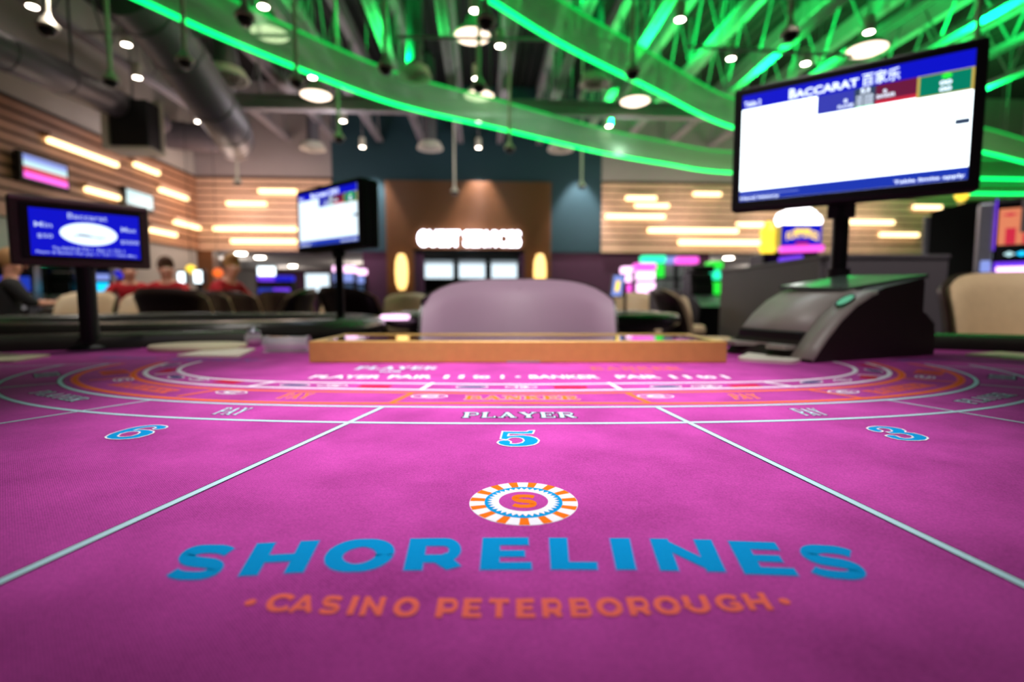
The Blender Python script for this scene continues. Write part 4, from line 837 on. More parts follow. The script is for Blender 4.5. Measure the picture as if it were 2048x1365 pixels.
def closed_stroke(mb, P, wv, z):
    n = len(P); A_, B_ = [], []
    for i in range(n):
        p = Vector(P[i]); d1 = (p - Vector(P[i - 1])).normalized(); d2 = (Vector(P[(i + 1) % n]) - p).normalized(); t_ = (d1 + d2); t_ = t_.normalized() if t_.length > .05 else d1
        c_ = max(.55, t_.dot(d1)); nn = Vector((-t_.y, t_.x)) * wv / 2 / c_; A_.append(p + nn); B_.append(p - nn)
    mb.add([rel(a_, z) for a_ in A_] + [rel(b_, z) for b_ in B_], [(i, (i + 1) % n, n + (i + 1) % n, n + i) for i in range(n)], False)
def number(spec, lab):
    (ox, oy, sc), out, hole = spec; tr = lambda L_: [felt(ox + x / sc, oy + y / sc) for x, y in L_]
    P = tr(out); i_ = MB(); i_.cur = 0; i_.add([rel(p, Z3) for p in P], [tuple(range(len(P)))], False); o = MB(); closed_stroke(o, P, .0013, Z4)
    if hole:
        H2 = tr(hole); i_.cur = 1; i_.add([rel(p, Z4) for p in H2], [tuple(range(len(H2)))], False); closed_stroke(o, H2, .0012, Z4 + .0001)
    fig = i_.build('seat_number', ['ink_blue', 'felt'], fo, label=lab); bm = bmesh.new(); bm.from_mesh(fig.data); bmesh.ops.triangulate(bm, faces=bm.faces[:], ngon_method='BEAUTY'); bm.to_mesh(fig.data); bm.free()
    o.build('seat_number_outline', 'ink_white', fo)
number(N5, 'blue number 5 with white outline'); number(N6, 'blue number 6 with white outline'); number(N3, 'blue number 3 with white outline')
# words: every printed word or spot is a part of its own
def plan_fn(px, py, w_, h_, ang, z):
    x, y = felt(px, py); ca, sa_ = math.cos(ang), math.sin(ang)
    return lambda a, b: rel((x + ca * (a - .5) * w_ - sa_ * (b - .5) * h_, y + sa_ * (a - .5) * w_ + ca * (b - .5) * h_), z)
def dxp(y, w_): return abs(felt(1024 + w_, y)[0] - felt(1024, y)[0])
def slab(txt, fa, fb, m_, dk, nm, g_=.14):
    o = MB(); o.cur = 0; word(o, GS, txt, fa, .12, 0, g_); o.cur = 1; word(o, GS, txt, fb, .12); o.build(nm, [dk, m_], fo)
for (px, py, ang, w_, h_) in [(1038, 831, 0, .112, .0235), (118, 792.5, -28, .112, .0195), (94, 750, -45, .055, .028), (1973, 797, 28, .112, .0195), (2004, 755, 45, .055, .028)]:
    a = math.radians(ang); slab('PLAYER', plan_fn(px, py, w_, h_, a, Z1), plan_fn(px, py, w_, h_, a, Z3), 'ink_pale', 'ink_dark', 'player_word')
for (px, py, ang, w_, h_) in [(1043, 796, 0, .132, .024), (287, 775.5, -28, .132, .022), (229, 745, -45, .06, .03), (1800, 777, 28, .132, .022), (1858, 745.5, 45, .06, .03)]:
    a = math.radians(ang); slab('BANKER', plan_fn(px, py, w_, h_, a, Z1), plan_fn(px, py, w_, h_, a, Z3), 'ink_orange' if ang == 0 else 'ink_coral', 'ink_pink' if ang == 0 else 'ink_coral', 'banker_word', .18)
for Q, m_, dk, nm in [([(423, 829.5), (476, 831.5), (507, 817), (454, 816.5)], 'ink_pale', 'ink_dark', 'player_word'), ([(1612, 832.5), (1660, 831.5), (1627, 818), (1577, 818.5)], 'ink_pale', 'ink_dark', 'player_word'),
     ([(552, 797.5), (613, 797.5), (630, 787), (577, 787)], 'ink_orange', 'ink_pink', 'banker_word'), ([(1470, 799), (1526, 797.5), (1506, 788.5), (1455, 789)], 'ink_orange', 'ink_pink', 'banker_word')]:
    slab('PAY', (lambda a, b: bil(Q, a, b, Z1)), (lambda a, b: bil(Q, a, b, Z3)), m_, dk, nm, .1)
slab('PLAYER', plan_fn(794, 736.5, .135, .034, 0, Z1), plan_fn(794, 736.5, .135, .034, 0, Z3), 'ink_pale', 'ink_pale', 'player_word', .06); slab('BANKER', plan_fn(1270, 737.5, .15, .034, 0, Z1), plan_fn(1270, 737.5, .15, .034, 0, Z3), 'ink_coral', 'ink_coral', 'banker_word', .06)
def tx(txt, px, py, w_, h_, ang, m_, off=.03, nm='lettering'):
    o = MB(); put_text(o, txt, plan_fn(px, py, w_, h_, ang, Z3), off); o.build(nm, m_, fo)
tx('PAIR', 782, 744, .035, .014, 0, 'ink_pale'); tx('PAIR', 1287, 744.5, .035, .014, 0, 'ink_coral')
wx = dxp(755, 836) / 836
for txt, x0, x1 in [('PLAYER', 623, 763), ('PAIR', 778, 866), ('11', 888, 928), ('to', 945, 980), ('1', 1001, 1008), ('\u2022', 1030, 1041), ('BANKER', 1058, 1198), ('PAIR', 1232, 1320), ('11', 1341, 1379), ('to', 1394, 1430), ('1', 1446, 1455)]:
    tx(txt, (x0 + x1) / 2, 754.5, (x1 - x0) * wx, .03 if txt != '\u2022' else .012, 0, 'ink_white', .035)
tx('TIE BETS PAY 8 TO 1', 255, 716.5, .13, .026, -.15, 'ink_soft', .02); tx('TIE BETS PAY 8 TO 1', 430, 720.5, .19, .028, -.08, 'ink_soft', .02); tx('TIE BETS PAY 8 TO 1', 1838, 721, .12, .028, .15, 'ink_soft', .02)
def oval(mb, px, py, w_, h_, ang, z):
    fn = plan_fn(px, py, w_, h_, ang, z); mb.add([fn(.5 + .5 * math.cos(2 * PI * k / 28), .5 + .5 * math.sin(2 * PI * k / 28)) for k in range(28)], [tuple(range(28))], False)
def oring(mb, px, py, w_, h_, ang, z, t_=.1):
    A_ = plan_fn(px, py, w_, h_, ang, z); B2 = plan_fn(px, py, w_ - t_, h_ - t_, ang, z); k = 32
    vs = [A_(.5 + .5 * math.cos(2 * PI * i / k), .5 + .5 * math.sin(2 * PI * i / k)) for i in range(k)] + [B2(.5 + .5 * math.cos(2 * PI * i / k), .5 + .5 * math.sin(2 * PI * i / k)) for i in range(k)]
    mb.add(vs, [(i, (i + 1) % k, k + (i + 1) % k, k + i) for i in range(k)], False)
for (px, py, ang, kind_) in [(944, 774.8, 0, 's'), (1042, 775.2, 0, 't'), (1141, 775.5, 0, 'r'), (590, 771, -.15, 's'), (665, 772, -.15, 't'), (750, 773.5, -.1, 'r'), (1332, 774, .1, 's'), (1413, 773.5, .12, 't'), (1490, 772.3, .15, 'r'),
     (352, 755, -.8, 's'), (398, 759.5, -.6, 't'), (456, 764.5, -.4, 'r'), (1623, 765, .5, 's'), (1685, 761, .7, 't'), (1737, 755, .9, 'r'), (343, 730.5, -1.6, 's'), (336, 742, -1.4, 'r'), (1747, 742, 1.4, 's'), (1738, 732.5, 1.6, 'r')]:
    w_, h_ = .043, .020; o = MB()
    if kind_ == 's': oval(o, px, py, w_, h_, ang, Z2); o.cur = 1; oring(o, px, py, w_, h_, ang, Z3, .004); o.build('player_pair_spot', ['ink_slate', 'ink_white'], fo)
    elif kind_ == 't': oring(o, px, py, w_, h_, ang, Z3, .004); put_text(o, 'TIE', plan_fn(px, py, .02, .010, ang, Z3), .02); o.build('tie_spot', 'ink_white', fo)
    else: o.add([plan_fn(px, py, w_, h_, ang, Z2)(a, b) for a, b in ((0, 0), (1, 0), (1, 1), (0, 1))], [(0, 1, 2, 3)], False); o.build('banker_pair_spot', 'ink_red', fo)
for (px, py, ang) in [(859, 793.5, 0), (1311, 793.5, 0), (463, 785.5, -.3), (1687, 784.5, .3), (247, 760, -.8), (1850, 755, .8)]:
    o = MB(); oring(o, px, py, .044, .024, ang, Z3, .004); fn = plan_fn(px, py, .022, .013, ang, Z3); glyph(o, GL, 'C', fn); o.build('commission_spot', 'ink_white', fo)

# ==================================================================== ON THE TABLE
# chip tray
xa, ya = felt(617, 727); xb, yb = felt(1453, 726.5); ya = (ya + yb) / 2; Wt = xb - xa; Dt = .20; Ht = .040
t = thing('chip_tray', 'wide bronze chip tray with polished lid lying in front of the dealer chair', 'chip tray', ((xa + xb) / 2, ya, FELT), 0); h = Wt / 2
fr = MB(); fr.box(-h, h, 0, .016, 0, Ht, .0025); fr.box(-h, h, Dt - .016, Dt, 0, Ht + .001, .0025); fr.box(-h, -h + .016, .012, Dt - .012, 0, Ht, .0025); fr.box(h - .016, h, .012, Dt - .012, 0, Ht, .0025)
fr.build('frame', 'brass', t)
MB().box(-h + .012, h - .012, .012, Dt - .012, .002, Ht - .012).build('liner', 'gloss', t)
c = MB()
for k in range(1, 14): x = -h + .016 + (Wt - .032) * k / 14; c.box(x - .0015, x + .0015, .02, Dt - .02, Ht - .014, Ht - .006)
c.build('divider', 'brassdark', t)
MB().box(-h + .017, h - .017, .017, Dt - .017, Ht - .005, Ht - .001).build('lid', 'acrylic', t, label='clear acrylic lid')
MB().box(-.02, .04, -.0015, 0, .001, .0035).build('maker_plate', 'silver', t)
# large monitor
def monitor(name, lab, TLp, W_, H__, loc, rz, zc, pole_r, big, group=None):
    t = thing(name, lab, 'monitor', (loc[0], loc[1], loc[2]), rz, group); z0 = zc - H__ / 2 - loc[2]; z1 = z0 + H__; h = W_ / 2
    MB().box(-h, h, -.022, .022, z0, z1, .008).build('bezel', 'black', t)
    b_ = .022; sx0, sx1, sz0_, sz1_ = -h + b_, h - b_, z0 + b_ * 1.15, z1 - b_
    def S(a, b, y=-.0232): return (sx0 + a * (sx1 - sx0), y, sz0_ + b * (sz1_ - sz0_))
    def R(mb, a0, b0, a1, b1, y): mb.add([S(a0, b0, y), S(a1, b0, y), S(a1, b1, y), S(a0, b1, y)], [(0, 1, 2, 3)], False)
    sc = MB(); R(sc, 0, 0, 1, 1, -.0225); so = sc.build('screen', 'scr' if big else 'scr2', t)
    g = MB(); y1_, y2_, y3_ = -.0229, -.0233, -.0237
    mats = ['blue', 'royal', 'slatebar', 'maroon', 'crimson', 'sgreen', 'gold', 'lime', 'navy', 'stext', 'scr', 'sdim']
    def C(i): g.cur = mats.index(i)
    C('blue'); R(g, 0, .865, 1, 1, y1_); C('royal'); R(g, .37, .70, .535, .865, y1_); C('slatebar'); R(g, .535, .70, .625, .865, y1_); C('maroon'); R(g, .625, .735, .79, .865, y1_); C('crimson'); R(g, .625, .70, .79, .735, y1_)
    C('gold'); R(g, .79, .69, 1, .865, y1_); C('sgreen'); R(g, .80, .70, .99, .858, y2_)
    C('navy'); R(g, 0, .0, 1, .10, y1_); C('sdim'); R(g, .0, .052, .30, .058, y2_)
    C('slatebar'); R(g, .94, .435, .995, .48, y1_); C('crimson'); R(g, .945, .41, .96, .42, y1_)
    C('stext')
    put_text(g, 'BACCARAT', lambda a, b: S(.235 + a * .315, .885 + b * (.07 if a > .12 else .09), y3_), .03)
    put_text(g, '\u767e\u5bb6\u4e50', lambda a, b: S(.565 + a * .155, .875 + b * .105, y3_), .01)
    put_text(g, 'Table 2', lambda a, b: S(.01 + a * .085, .89 + b * .05, y3_), .02)
    put_text(g, '53', lambda a, b: S(.56 + a * .04, .815 + b * .045, y3_), .03)
    put_text(g, '8', lambda a, b: S(.49 + a * .015, .765 + b * .03, y3_), .03); put_text(g, 'PLAYER', lambda a, b: S(.465 + a * .07, .72 + b * .03, y3_), .02)
    put_text(g, '9', lambda a, b: S(.655 + a * .015, .785 + b * .03, y3_), .03); put_text(g, 'BANKER', lambda a, b: S(.63 + a * .075, .75 + b * .03, y3_), .02)
    put_text(g, '00', lambda a, b: S(.875 + a * .045, .765 + b * .035, y3_), .04); put_text(g, '00', lambda a, b: S(.875 + a * .045, .715 + b * .035, y3_), .04)
    for k in range(3): put_text(g, 'TIE PAIR', lambda a, b: S(.542 + a * .075, .71 + k * .033 + b * .022, y3_), .02)
    put_text(g, 'Hand history', lambda a, b: S(.005 + a * .20, .005 + b * .035, y3_), .02); put_text(g, 'Table limits apply', lambda a, b: S(.72 + a * .27, .012 + b * .035, y3_), .02)
    C('lime'); g.add([S(.9 + .02 * math.cos(2 * PI * k / 20), .832 + .022 * math.sin(2 * PI * k / 20), y3_) for k in range(20)], [tuple(range(20))], False)
    R(g, .542, .70, .62, .708, y3_)
    g.build('display_graphics', mats, so)
    MB().box(-h * .35, h * .35, .02, .045, z0 + H__ * .2, z0 + H__ * .8, .008).build('rear_housing', 'black', t)
    MB().box(-.03, .03, .018, .05, z0 - .03, z0 + .12, .004).build('mount', 'black', t)
    return t, z0
# right edge / left edge depths from the measured edge heights
Ym = 1.27; xm = .805
mr, z0 = monitor('results_monitor', 'large tilted black monitor with glowing white BACCARAT scoreboard behind the card shoe', None, .50, .318, (xm, Ym + .0, FELT), -math.atan2(.28, .413), 1.268, .017, True)
c = MB(); c.tube([(0, .035, .006), (0, .035, z0 + .05)], .0185, 20); c.build('pole', 'blackmetal', mr)
MB().lathe([(.0, .01), (.05, .01), (.055, 0), (0, 0)], 24, (0, .035, 0)).build('base_plate', 'blackmetal', mr)
MB().tube([(0, .035, .166), (0, .035, .192)], .0265, 20).build('collar', 'black', mr)
Y2 = 2.35; x2 = X_(668, Y2)
m2_, z0 = monitor('results_monitor', 'medium black BACCARAT scoreboard monitor standing on the table behind, left of the teal bay', None, .50, .29, (x2, Y2, FELT), -math.atan2(.33, .43), 1.245, .02, False)
m2_.children[0].name
MB().tube([(0, .035, .006), (0, .035, z0 + .05)], .019, 16).build('pole', 'blackmetal', m2_); MB().lathe([(0, .01), (.06, .01), (.065, 0), (0, 0)], 24, (0, .035, 0)).build('base_plate', 'blackmetal', m2_)
MB().box(-.25, .25, .022, .075, z0 + .0, z0 + .29, .01).build('back_shell', 'black', m2_)
# limit sign
ls = thing('limit_sign', 'small black framed blue Baccarat table limit display on a pole at the left', 'sign', (-.972, 1.175, FELT), math.atan2(.17, .165)); z0 = 1.0215 - .0715 - FELT; h = .124; z1 = z0 + .147
MB().box(-h, h, 0, .03, z0, z1, .005).build('frame', 'signframe', ls)
MB().box(-h + .004, h - .004, -.004, .0, z1 - .008, z1 + .001, .002).build('top_highlight', 'shoegrey', ls)  # pale strip painted as the highlight along the frame's top
MB().box(-h + .018, h - .018, -.003, .001, z0 + .014, z1 - .014, .001).build('inner_bezel', 'black', ls)
sx0, sx1, sz0_, sz1_ = -h + .033, h - .022, z0 + .022, z1 - .024
def S(a, b, y): return (sx0 + a * (sx1 - sx0), y, sz0_ + b * (sz1_ - sz0_))
c = MB(); c.add([S(0, 0, -.0034), S(1, 0, -.0034), S(1, 1, -.0034), S(0, 1, -.0034)], [(0, 1, 2, 3)], False); so = c.build('screen', 'blue', ls)
g = MB(); k = 32; g.cur = 1; g.add([S(.515 + .265 * math.cos(2 * PI * i / k), .51 + .25 * math.sin(2 * PI * i / k), -.0038) for i in range(k)], [tuple(range(k))], False)
g.cur = 0
for txt, a0, b0, w_, h_ in [('Baccarat', .33, .83, .36, .12), ('Min', .04, .60, .15, .11), ('$50', .06, .36, .13, .10), ('Max', .82, .62, .15, .11), ('$5000', .81, .33, .18, .10), ('Tie PAYS 8 TO 1  Pair 11 TO 1', .18, .13, .66, .07), ('Player & Banker Pair pay 11 TO 1 Table Max', .04, .03, .92, .07)]:
    put_text(g, txt, lambda a, b: S(a0 + a * w_, b0 + b * h_, -.0038), .006)
g.cur = 2; g.add([S(x, y, -.0041) for x, y in [(.36, .44), (.43, .50), (.5, .49), (.56, .455), (.68, .45), (.62, .43), (.5, .455), (.42, .465)]], [tuple(range(8))], False)
g.build('display_graphics', ['sdim2', 'scr2', 'slatebar'], so)
MB().tube([(0, .02, .006), (0, .02, z0 + .02)], .0185, 18).build('pole', 'black', ls); MB().lathe([(0, .012), (.02, .012), (.042, .006), (.046, 0), (0, 0)], 24, (0, .02, 0)).build('base_plate', 'black', ls)
# card shoe
Fx, Fy = felt(1622, 727); sh = thing('card_shoe', 'grey and black electronic card shoe with green button at the right of the chip tray', 'card shoe', (Fx, Fy, FELT), math.atan2(.375, .927)); Wd = .20
# local: x along the length (front at 0), y across (0 = side toward us), z up
topc = arc(.36, -.24, .38, .385, 168, 96, 14)
side = [(0, 0)] + [(.0, .004)] + [(.035, .045), (.07, .078), (.11, .106), (.15, .124), (.165, .129)]
bodyp = side + [(.19, .138), (.31, .158), (.315, .15), (.315, .095), (.318, .0)]
MB().prism(bodyp, 0.0, Wd, 'y').build('body', 'shoedark', sh)
# sloping grey face: near side rail, and hood further across
def slope(mb, poly, y0, y1, lift):
    A_ = [(x, y0, z + lift) for x, z in poly]; B_ = [(x, y1, z + lift) for x, z in poly]; C_ = [(x + .003, y0, z - .004) for x, z in poly]; D_ = [(x + .003, y1, z - .004) for x, z in poly]
    n = len(poly); vs = A_ + B_ + C_ + D_
    mb.add(vs, [(i, i + 1, n + i + 1, n + i) for i in range(n - 1)] + [(i, i + 1, 2 * n + i + 1, 2 * n + i) for i in range(n - 1)] + [(n + i, n + i + 1, 3 * n + i + 1, 3 * n + i) for i in range(n - 1)] + [(0, n, 3 * n, 2 * n), (n - 1, 2 * n - 1, 4 * n - 1, 3 * n - 1)], True)
prof = [(.0, .006), (.018, .026), (.035, .045), (.07, .078), (.11, .106), (.15, .124), (.168, .130)]
c = MB(); slope(c, prof, -.002, .042, .003); c.build('side_rail', 'shoegrey', sh)
hood = [(.042, .052), (.07, .080), (.11, .108), (.15, .126), (.19, .138), (.215, .143)]
c = MB(); slope(c, hood, .044, Wd, .004); c.box(.046, .2, .044, Wd, .03, .058, .002); c.build('hood', 'shoegrey', sh)
MB().box(.028, .05, .048, Wd - .004, .030, .052, .002).build('card_slot', 'black', sh)
c = MB()   # lip with half-moon finger cut-out
lip = [(.045, 0), (-.01, 0)]; 
pts = [(.045, .046), (-.012, .046), (-.016, .085)] + [(-.016 + .034 * math.sin(a), .123 - .036 * math.cos(a)) for a in [PI * i / 12 for i in range(1, 12)]] + [(-.016, .161), (-.012, Wd), (.045, Wd)]
c.prism(pts, .020, .028); c.build('lip', 'shoegrey', sh)
lid = MB(); lid.add([(.15, .05, .138), (.325, .0, .166), (.325, Wd * .9, .171), (.15, Wd, .146), (.15, .05, .132), (.325, .0, .158), (.325, Wd * .9, .163), (.15, Wd, .138)], [(0, 1, 2, 3), (4, 5, 6, 7), (0, 1, 5, 4), (1, 2, 6, 5), (2, 3, 7, 6), (3, 0, 4, 7)], False); lid.build('lid', 'shoelid', sh, label='glossy grey rear lid')
MB().prism([(.20, 0), (.20, .06), (.23, .078), (.28, .092), (.33, .088), (.362, .066), (.368, .03), (.366, 0)], .004, Wd - .004, 'y').build('rear_housing', 'shoedark', sh)
bt = MB(); cxb, czb = .112, .1105; nx, nz = -.42, .907
bt.add([(cxb + .019 * math.cos(2 * PI * k / 24) * nz, .021 + .011 * math.sin(2 * PI * k / 24), czb - .0 + .019 * math.cos(2 * PI * k / 24) * .5 + .004) for k in range(24)], [tuple(range(24))], False)
bt.v = [(x, y, z) for x, y, z in bt.v]; bt.build('button', 'btn', sh, label='green oval button'); 
rg = MB(); k = 24
rg.tube([(cxb + .021 * math.cos(2 * PI * i / k) * nz, .021 + .0125 * math.sin(2 * PI * i / k), czb + .021 * math.cos(2 * PI * i / k) * .5 + .003) for i in range(k + 1)], .002, 6, False); rg.build('button_ring', 'black', sh)
# white plate under the shoe mouth
def rounded(pts, r=.012, n=5):
    out = []; N = len(pts)
    for i in range(N):
        p = Vector(pts[i]); a = Vector(pts[i - 1]); b = Vector(pts[(i + 1) % N]); u = p + (a - p).normalized() * r; v = p + (b - p).normalized() * r
        for k in range(n + 1): s = k / n; out.append(tuple((1 - s) ** 2 * u + 2 * s * (1 - s) * p + s * s * v))
    return out
q = [felt(1472, 722), felt(1586, 729.5), felt(1640, 712), felt(1530, 697)]
c = MB(); cc = Vector((sum(a[0] for a in q) / 4, sum(a[1] for a in q) / 4)); c.prism([(x - cc.x, y - cc.y) for x, y in rounded(q, .02)], 0, .006); tag(c.build('shoe_plate', 'white', loc=(cc.x, cc.y, FELT)), 'white plate lying under the mouth of the card shoe', 'plate')
# cable
c = MB(); P = [at_z(1452, 690, FELT + .004), at_z(1463, 682, FELT + .01), at_y(1480, 672, 1.34), at_y(1505, 664, 1.36), at_y(1530, 664, 1.36), at_z(1560, 676, FELT + .004)]; c.tube(crom(P, 6), .0035, 8); tag(c.build('power_cable', 'black'), 'black power cable curling behind the card shoe', 'cable')
# cards and discs
def card(pts, lab, m='cream', h=.0012, r=.006, name='plastic_card', z=FELT, cat='card'):
    q = [felt(*p) for p in pts]; cx_ = sum(a[0] for a in q) / len(q); cy_ = sum(a[1] for a in q) / len(q); c = MB(); c.prism([(x - cx_, y - cy_) for x, y in rounded(q, r)], 0, h)
    return tag(c.build(name, m, loc=(cx_, cy_, z)), lab, cat)
card([(-60, 727), (28, 725), (103, 713), (-20, 709)], 'pale cream card lying at the far left of the felt', h=.003)
card([(1928, 711), (2075, 725), (2120, 716), (2000, 706)], 'pale cream card lying at the far right of the felt', h=.003)
card([(352, 714.5), (478, 716), (512, 700.5), (425, 701)], 'white card lying in front of the round cream disc', 'white', h=.004, name='cut_card')
x, y = felt(392, 700); rr = 90 / 1020 * y
tag(MB().lathe([(0, 0), (rr - .002, 0), (rr, .002), (rr, .009), (rr - .003, .012), (0, .012)], 48, (0, 0, 0), 1, .75).build('round_marker', 'cream', loc=(x, y + .01, FELT), rz=.1), 'large thick cream disc lying left of the acrylic tube', 'disc')
# acrylic tube on its side and small glass pot
x, y = felt(568, 706); t = thing('acrylic_tube', 'clear acrylic tube lying on its side left of the chip tray', 'tube', (x, y + .02, FELT), .05)
c = MB()
for r_, y_ in ((.0165, 0),):
    k = 24
    for (ra, rb) in ((.0165, .014),):
        pass
def hollow(mb, L, ro, ri, z, n=24):
    vs = []
    for xx, r_ in ((-L / 2, ro), (L / 2, ro), (L / 2, ri), (-L / 2, ri)): vs += [(xx, r_ * math.cos(2 * PI * k / n), z + r_ * math.sin(2 * PI * k / n)) for k in range(n)]
    mb.add(vs, [(a * n + k, a * n + (k + 1) % n, ((a + 1) % 4) * n + (k + 1) % n, ((a + 1) % 4) * n + k) for a in range(4) for k in range(n)], True)
hollow(c, .082, .0165, .0135, .0175); c.build('barrel', 'clear', t)
for s in (-1, 1):
    c = MB(); c.tube([(s * .041, 0, .0175), (s * .047, 0, .0175)], .0185, 24); c.build('end_cap', 'clear', t)
MB().box(-.05, .05, -.018, .018, -.0, .0016).build('base', 'clear', t)
x, y = felt(508, 693); t = thing('glass_pot', 'small faceted glass pot with metal lid at the left of the acrylic tube', 'pot', (x, y, FELT), 0)
MB().lathe([(0, 0), (.016, 0), (.022, .012), (.021, .026), (.014, .032), (0, .032)], 10).build('bowl', 'clear', t)
MB().lathe([(.0, .032), (.015, .032), (.016, .037), (.007, .041), (.006, .046), (0, .048)], 16).build('lid', 'silver', t)
MB().lathe([(0, .003), (.012, .003), (.014, .018), (0, .018)], 10).build('contents', 'felt', t)
# things on the table behind
p = at_y(784, 634, 2.9); tag(MB().lathe([(0, 0), (.085, 0), (.09, .006), (.09, .02), (.08, .026), (0, .026)], 28).build('dish', 'pinkw', loc=(p.x, 3.0, FELT)), 'oval lavender dish with a painted glow on the table left of the dealer chair', 'dish')  # glowing material stands in for light falling on the dish
p = at_y(607, 652, 2.2); tag(MB().lathe([(0, 0), (.03, 0), (.035, .01), (.02, .02), (0, .022)], 16).build('ashtray', 'acrylic', loc=(p.x, 2.25, FELT)), 'small glass dish on the table below the middle monitor', 'dish')

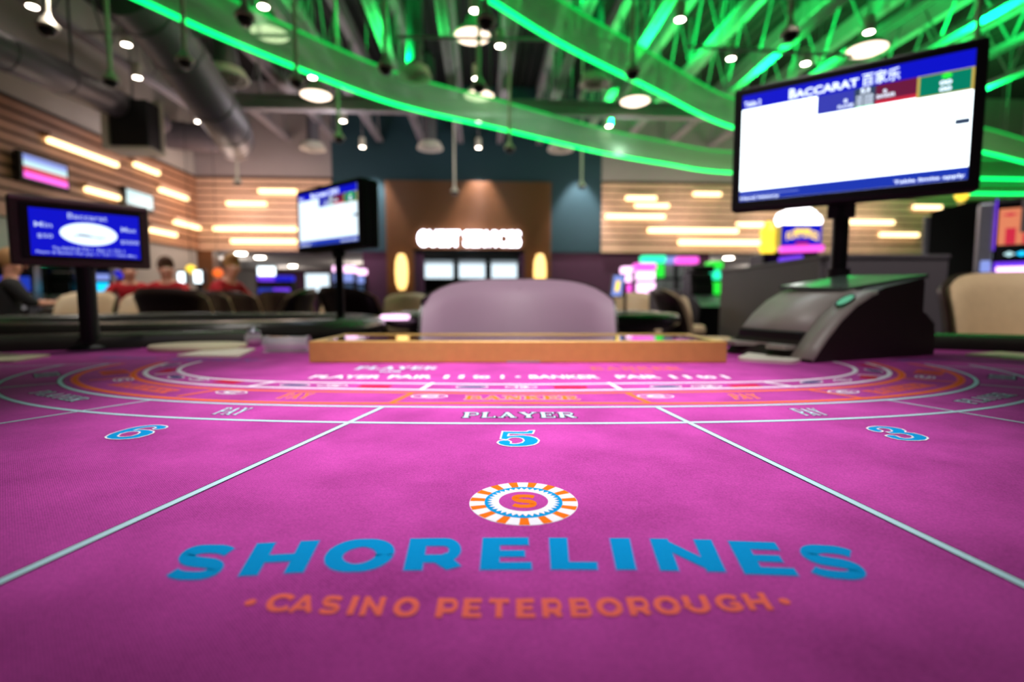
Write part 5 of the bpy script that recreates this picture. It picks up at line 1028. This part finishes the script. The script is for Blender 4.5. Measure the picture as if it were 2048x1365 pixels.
# ==================================================================== PEOPLE
def person(label, loc, rz, lean, top, hair, arms, group=None, headturn=0, zc=0):
    t = thing('person', label, 'person', loc, rz, group)      # faces -Y
    def skinned(name, vs, es, rad, m, root=0, lv=2):
        me = bpy.data.meshes.new(name); me.from_pydata(vs, es, []); o = bpy.data.objects.new(name, me); COL.objects.link(o); o.parent = t
        me.materials.append(M[m]); md = o.modifiers.new('skin', 'SKIN'); md.use_smooth_shade = True
        lay = me.skin_vertices[0].data
        for i, r in enumerate(rad): lay[i].radius = (r, r * .8) if isinstance(r, float) else r
        lay[root].use_root = True; s_ = o.modifiers.new('sub', 'SUBSURF'); s_.levels = lv; s_.render_levels = lv; return o
    L = lambda f, z: -lean * f                                 # forward lean
    pel = (0, .0, .54); bel = (0, L(.3, 0), .72); ch = (0, L(.7, 0), .93); nk0 = (0, L(1, 0), 1.05); nk = (0, L(1.05, 0), 1.12); hd0 = (0, L(1.12, 0) - .01, 1.19); hd1 = (0, L(1.15, 0) - .01, 1.28)
    vs = [pel, bel, ch, nk0, nk, hd0, hd1]; es = [(i, i + 1) for i in range(6)]; rad = [(.15, .11), (.13, .10), (.15, .10), (.09, .07), (.055, .055), (.075, .085), (.07, .085)]
    shv, she, shr = [pel, bel, ch, nk0], [(0, 1), (1, 2), (2, 3)], [(.165, .13), (.15, .125), (.168, .12), (.10, .08)]
    for s, (eb, hn) in zip((-1, 1), arms):
        sh_ = (s * .19, L(.95, 0), 1.03); e = (s * eb[0], eb[1] + L(1, 0), eb[2]); hnd = (s * hn[0], hn[1] + L(1, 0), hn[2])
        i = len(vs); vs += [sh_, e, hnd]; es += [(3, i), (i, i + 1), (i + 1, i + 2)]; rad += [.06, .042, .026]
        j = len(shv); mid = tuple(e[k] * .7 + hnd[k] * .3 for k in range(3)); shv += [sh_, e, mid]; she += [(3, j), (j, j + 1), (j + 1, j + 2)]; shr += [.075, .06, .048]
        # palm and five fingers
        d = (Vector(hnd) - Vector(e)).normalized(); pm = Vector(hnd) + d * .05; i0 = len(vs) - 1; vs.append(tuple(pm)); es.append((i0, len(vs) - 1)); rad.append((.034, .018)); pi_ = len(vs) - 1
        side_ = d.cross(Vector((0, 0, 1))).normalized()
        for fi, (off, ln) in enumerate([(-.027, .062), (-.010, .072), (.008, .068), (.025, .055)]):
            a = pm + side_ * off + d * .035; b = a + d * ln * .55 - Vector((0, 0, .012)); c_ = b + d * ln * .35 - Vector((0, 0, .02)); k = len(vs)
            vs += [tuple(a), tuple(b), tuple(c_)]; es += [(pi_, k), (k, k + 1), (k + 1, k + 2)]; rad += [.0095, .0085, .007]
        a = Vector(hnd) + d * .02 - side_ * s * .035; b = a + d * .04 - side_ * s * .012; k = len(vs); vs += [tuple(a), tuple(b)]; es += [(i0, k), (k, k + 1)]; rad += [.012, .009]
    tv, te, tr = [pel], [], [(.16, .12)]
    for s in (-1, 1):
        hip = (s * .09, .0, .53); kn = (s * .13, -.42, .52); an = (s * .13, -.44, .10); toe = (s * .14, -.58, .04); i = len(vs); vs += [hip, kn, an, toe]; es += [(0, i), (i, i + 1), (i + 1, i + 2), (i + 2, i + 3)]; rad += [.085, .06, .04, .035]
        j = len(tv); tv += [hip, kn, (s * .13, -.44, .14)]; te += [(0, j), (j, j + 1), (j + 1, j + 2)]; tr += [.10, .075, .06]
    skinned('body', vs, es, rad, 'skin'); skinned('shirt', shv, she, shr, top); skinned('trousers', tv, te, tr, 'blackcloth')
    hx, hy, hz = hd1; ca, sa_ = math.cos(headturn), math.sin(headturn)
    def hp(x, y, z): return (hx + ca * x - sa_ * y, hy + sa_ * x + ca * y, hz + z)
    c = MB(); n = 20
    rows = []
    for j in range(11):
        a = PI * j / 10; z = .115 * math.cos(a) * (1 if j < 5 else .9)
        for i in range(n):
            b = 2 * PI * i / n; r = math.sin(a); y = .108 * r * math.sin(b); x = .088 * r * math.cos(b)
            if y < -.03 and j > 3: y = -.03 * (1 - .2 * (j - 3) / 7)
            rows.append(hp(x, y + .018, z + .015))
    c.add(rows, [(j * n + i, j * n + (i + 1) % n, (j + 1) * n + (i + 1) % n, (j + 1) * n + i) for j in range(10) for i in range(n)], True); c.build('hair', hair, t)
    c = MB()
    for s in (-1, 1): c.lathe([(0, .009), (.011, .004), (.011, -.004), (0, -.009)], 10, hp(s * .032, -.088, -.035))
    c.build('eye', 'eyewhite', t); c = MB(); c.lathe([(0, .006), (.024, 0), (0, -.006)], 12, hp(0, -.088, -.10), 1, .5); c.build('mouth', 'lip', t)
    c = MB(); c.tube([hp(0, -.085, -.03), hp(0, -.105, -.06), hp(0, -.088, -.068)], [.008, .013, .009], 8); c.build('nose', 'skin', t)
    c = MB()
    for s in (-1, 1): c.lathe([(0, .03), (.012, .02), (.014, 0), (.01, -.02), (0, -.03)], 10, hp(s * .082, 0, -.05), .6, 1)
    c.build('ear', 'skin', t)
    return t
seat_arm = [((.27, -.12, .84), (.14, -.34, .84)), ((.27, -.12, .84), (.14, -.34, .84))]
def stool(x, y, rz, lab):
    o = copy_tree(proto); o.location = (x, y, 0); o.rotation_euler = (0, 0, rz); o['label'] = lab
person('person in a red shirt and black apron seated facing us, head turned to the side', (X_(345, 6.3), 6.3, 0), .15, .06, 'red', 'hairbrown', seat_arm, headturn=.8)
o = MB(); o.box(-.1, .1, -.0, .02, 0, .3, .01); 
person('person in a red shirt bent forward just right of the limit sign', (X_(262, 6.7), 6.7, 0), .7, .14, 'red', 'hairbrown', seat_arm, headturn=.3)
person('fair haired person in a red shirt leaning over behind the dark chairs', (X_(402, 5.9), 5.9, 0), 1.45, .36, 'red', 'hairblond', seat_arm, headturn=-.4)
person('person in a dark top with fair hair at the far left edge', (X_(6, 5.2), 5.2, 0), 2.4, .08, 'blackcloth', 'hairblond', seat_arm)
stool(X_(345, 6.3), 6.32, .15, 'casino chair under the seated red shirted person facing us'); stool(X_(262, 6.7), 6.72, .7, 'casino chair under the bent red shirted person by the limit sign'); stool(X_(402, 5.9), 5.9, 1.45, 'casino chair under the leaning fair haired person'); stool(X_(6, 5.2), 5.2, 2.4, 'casino chair under the person in dark top at the left edge')
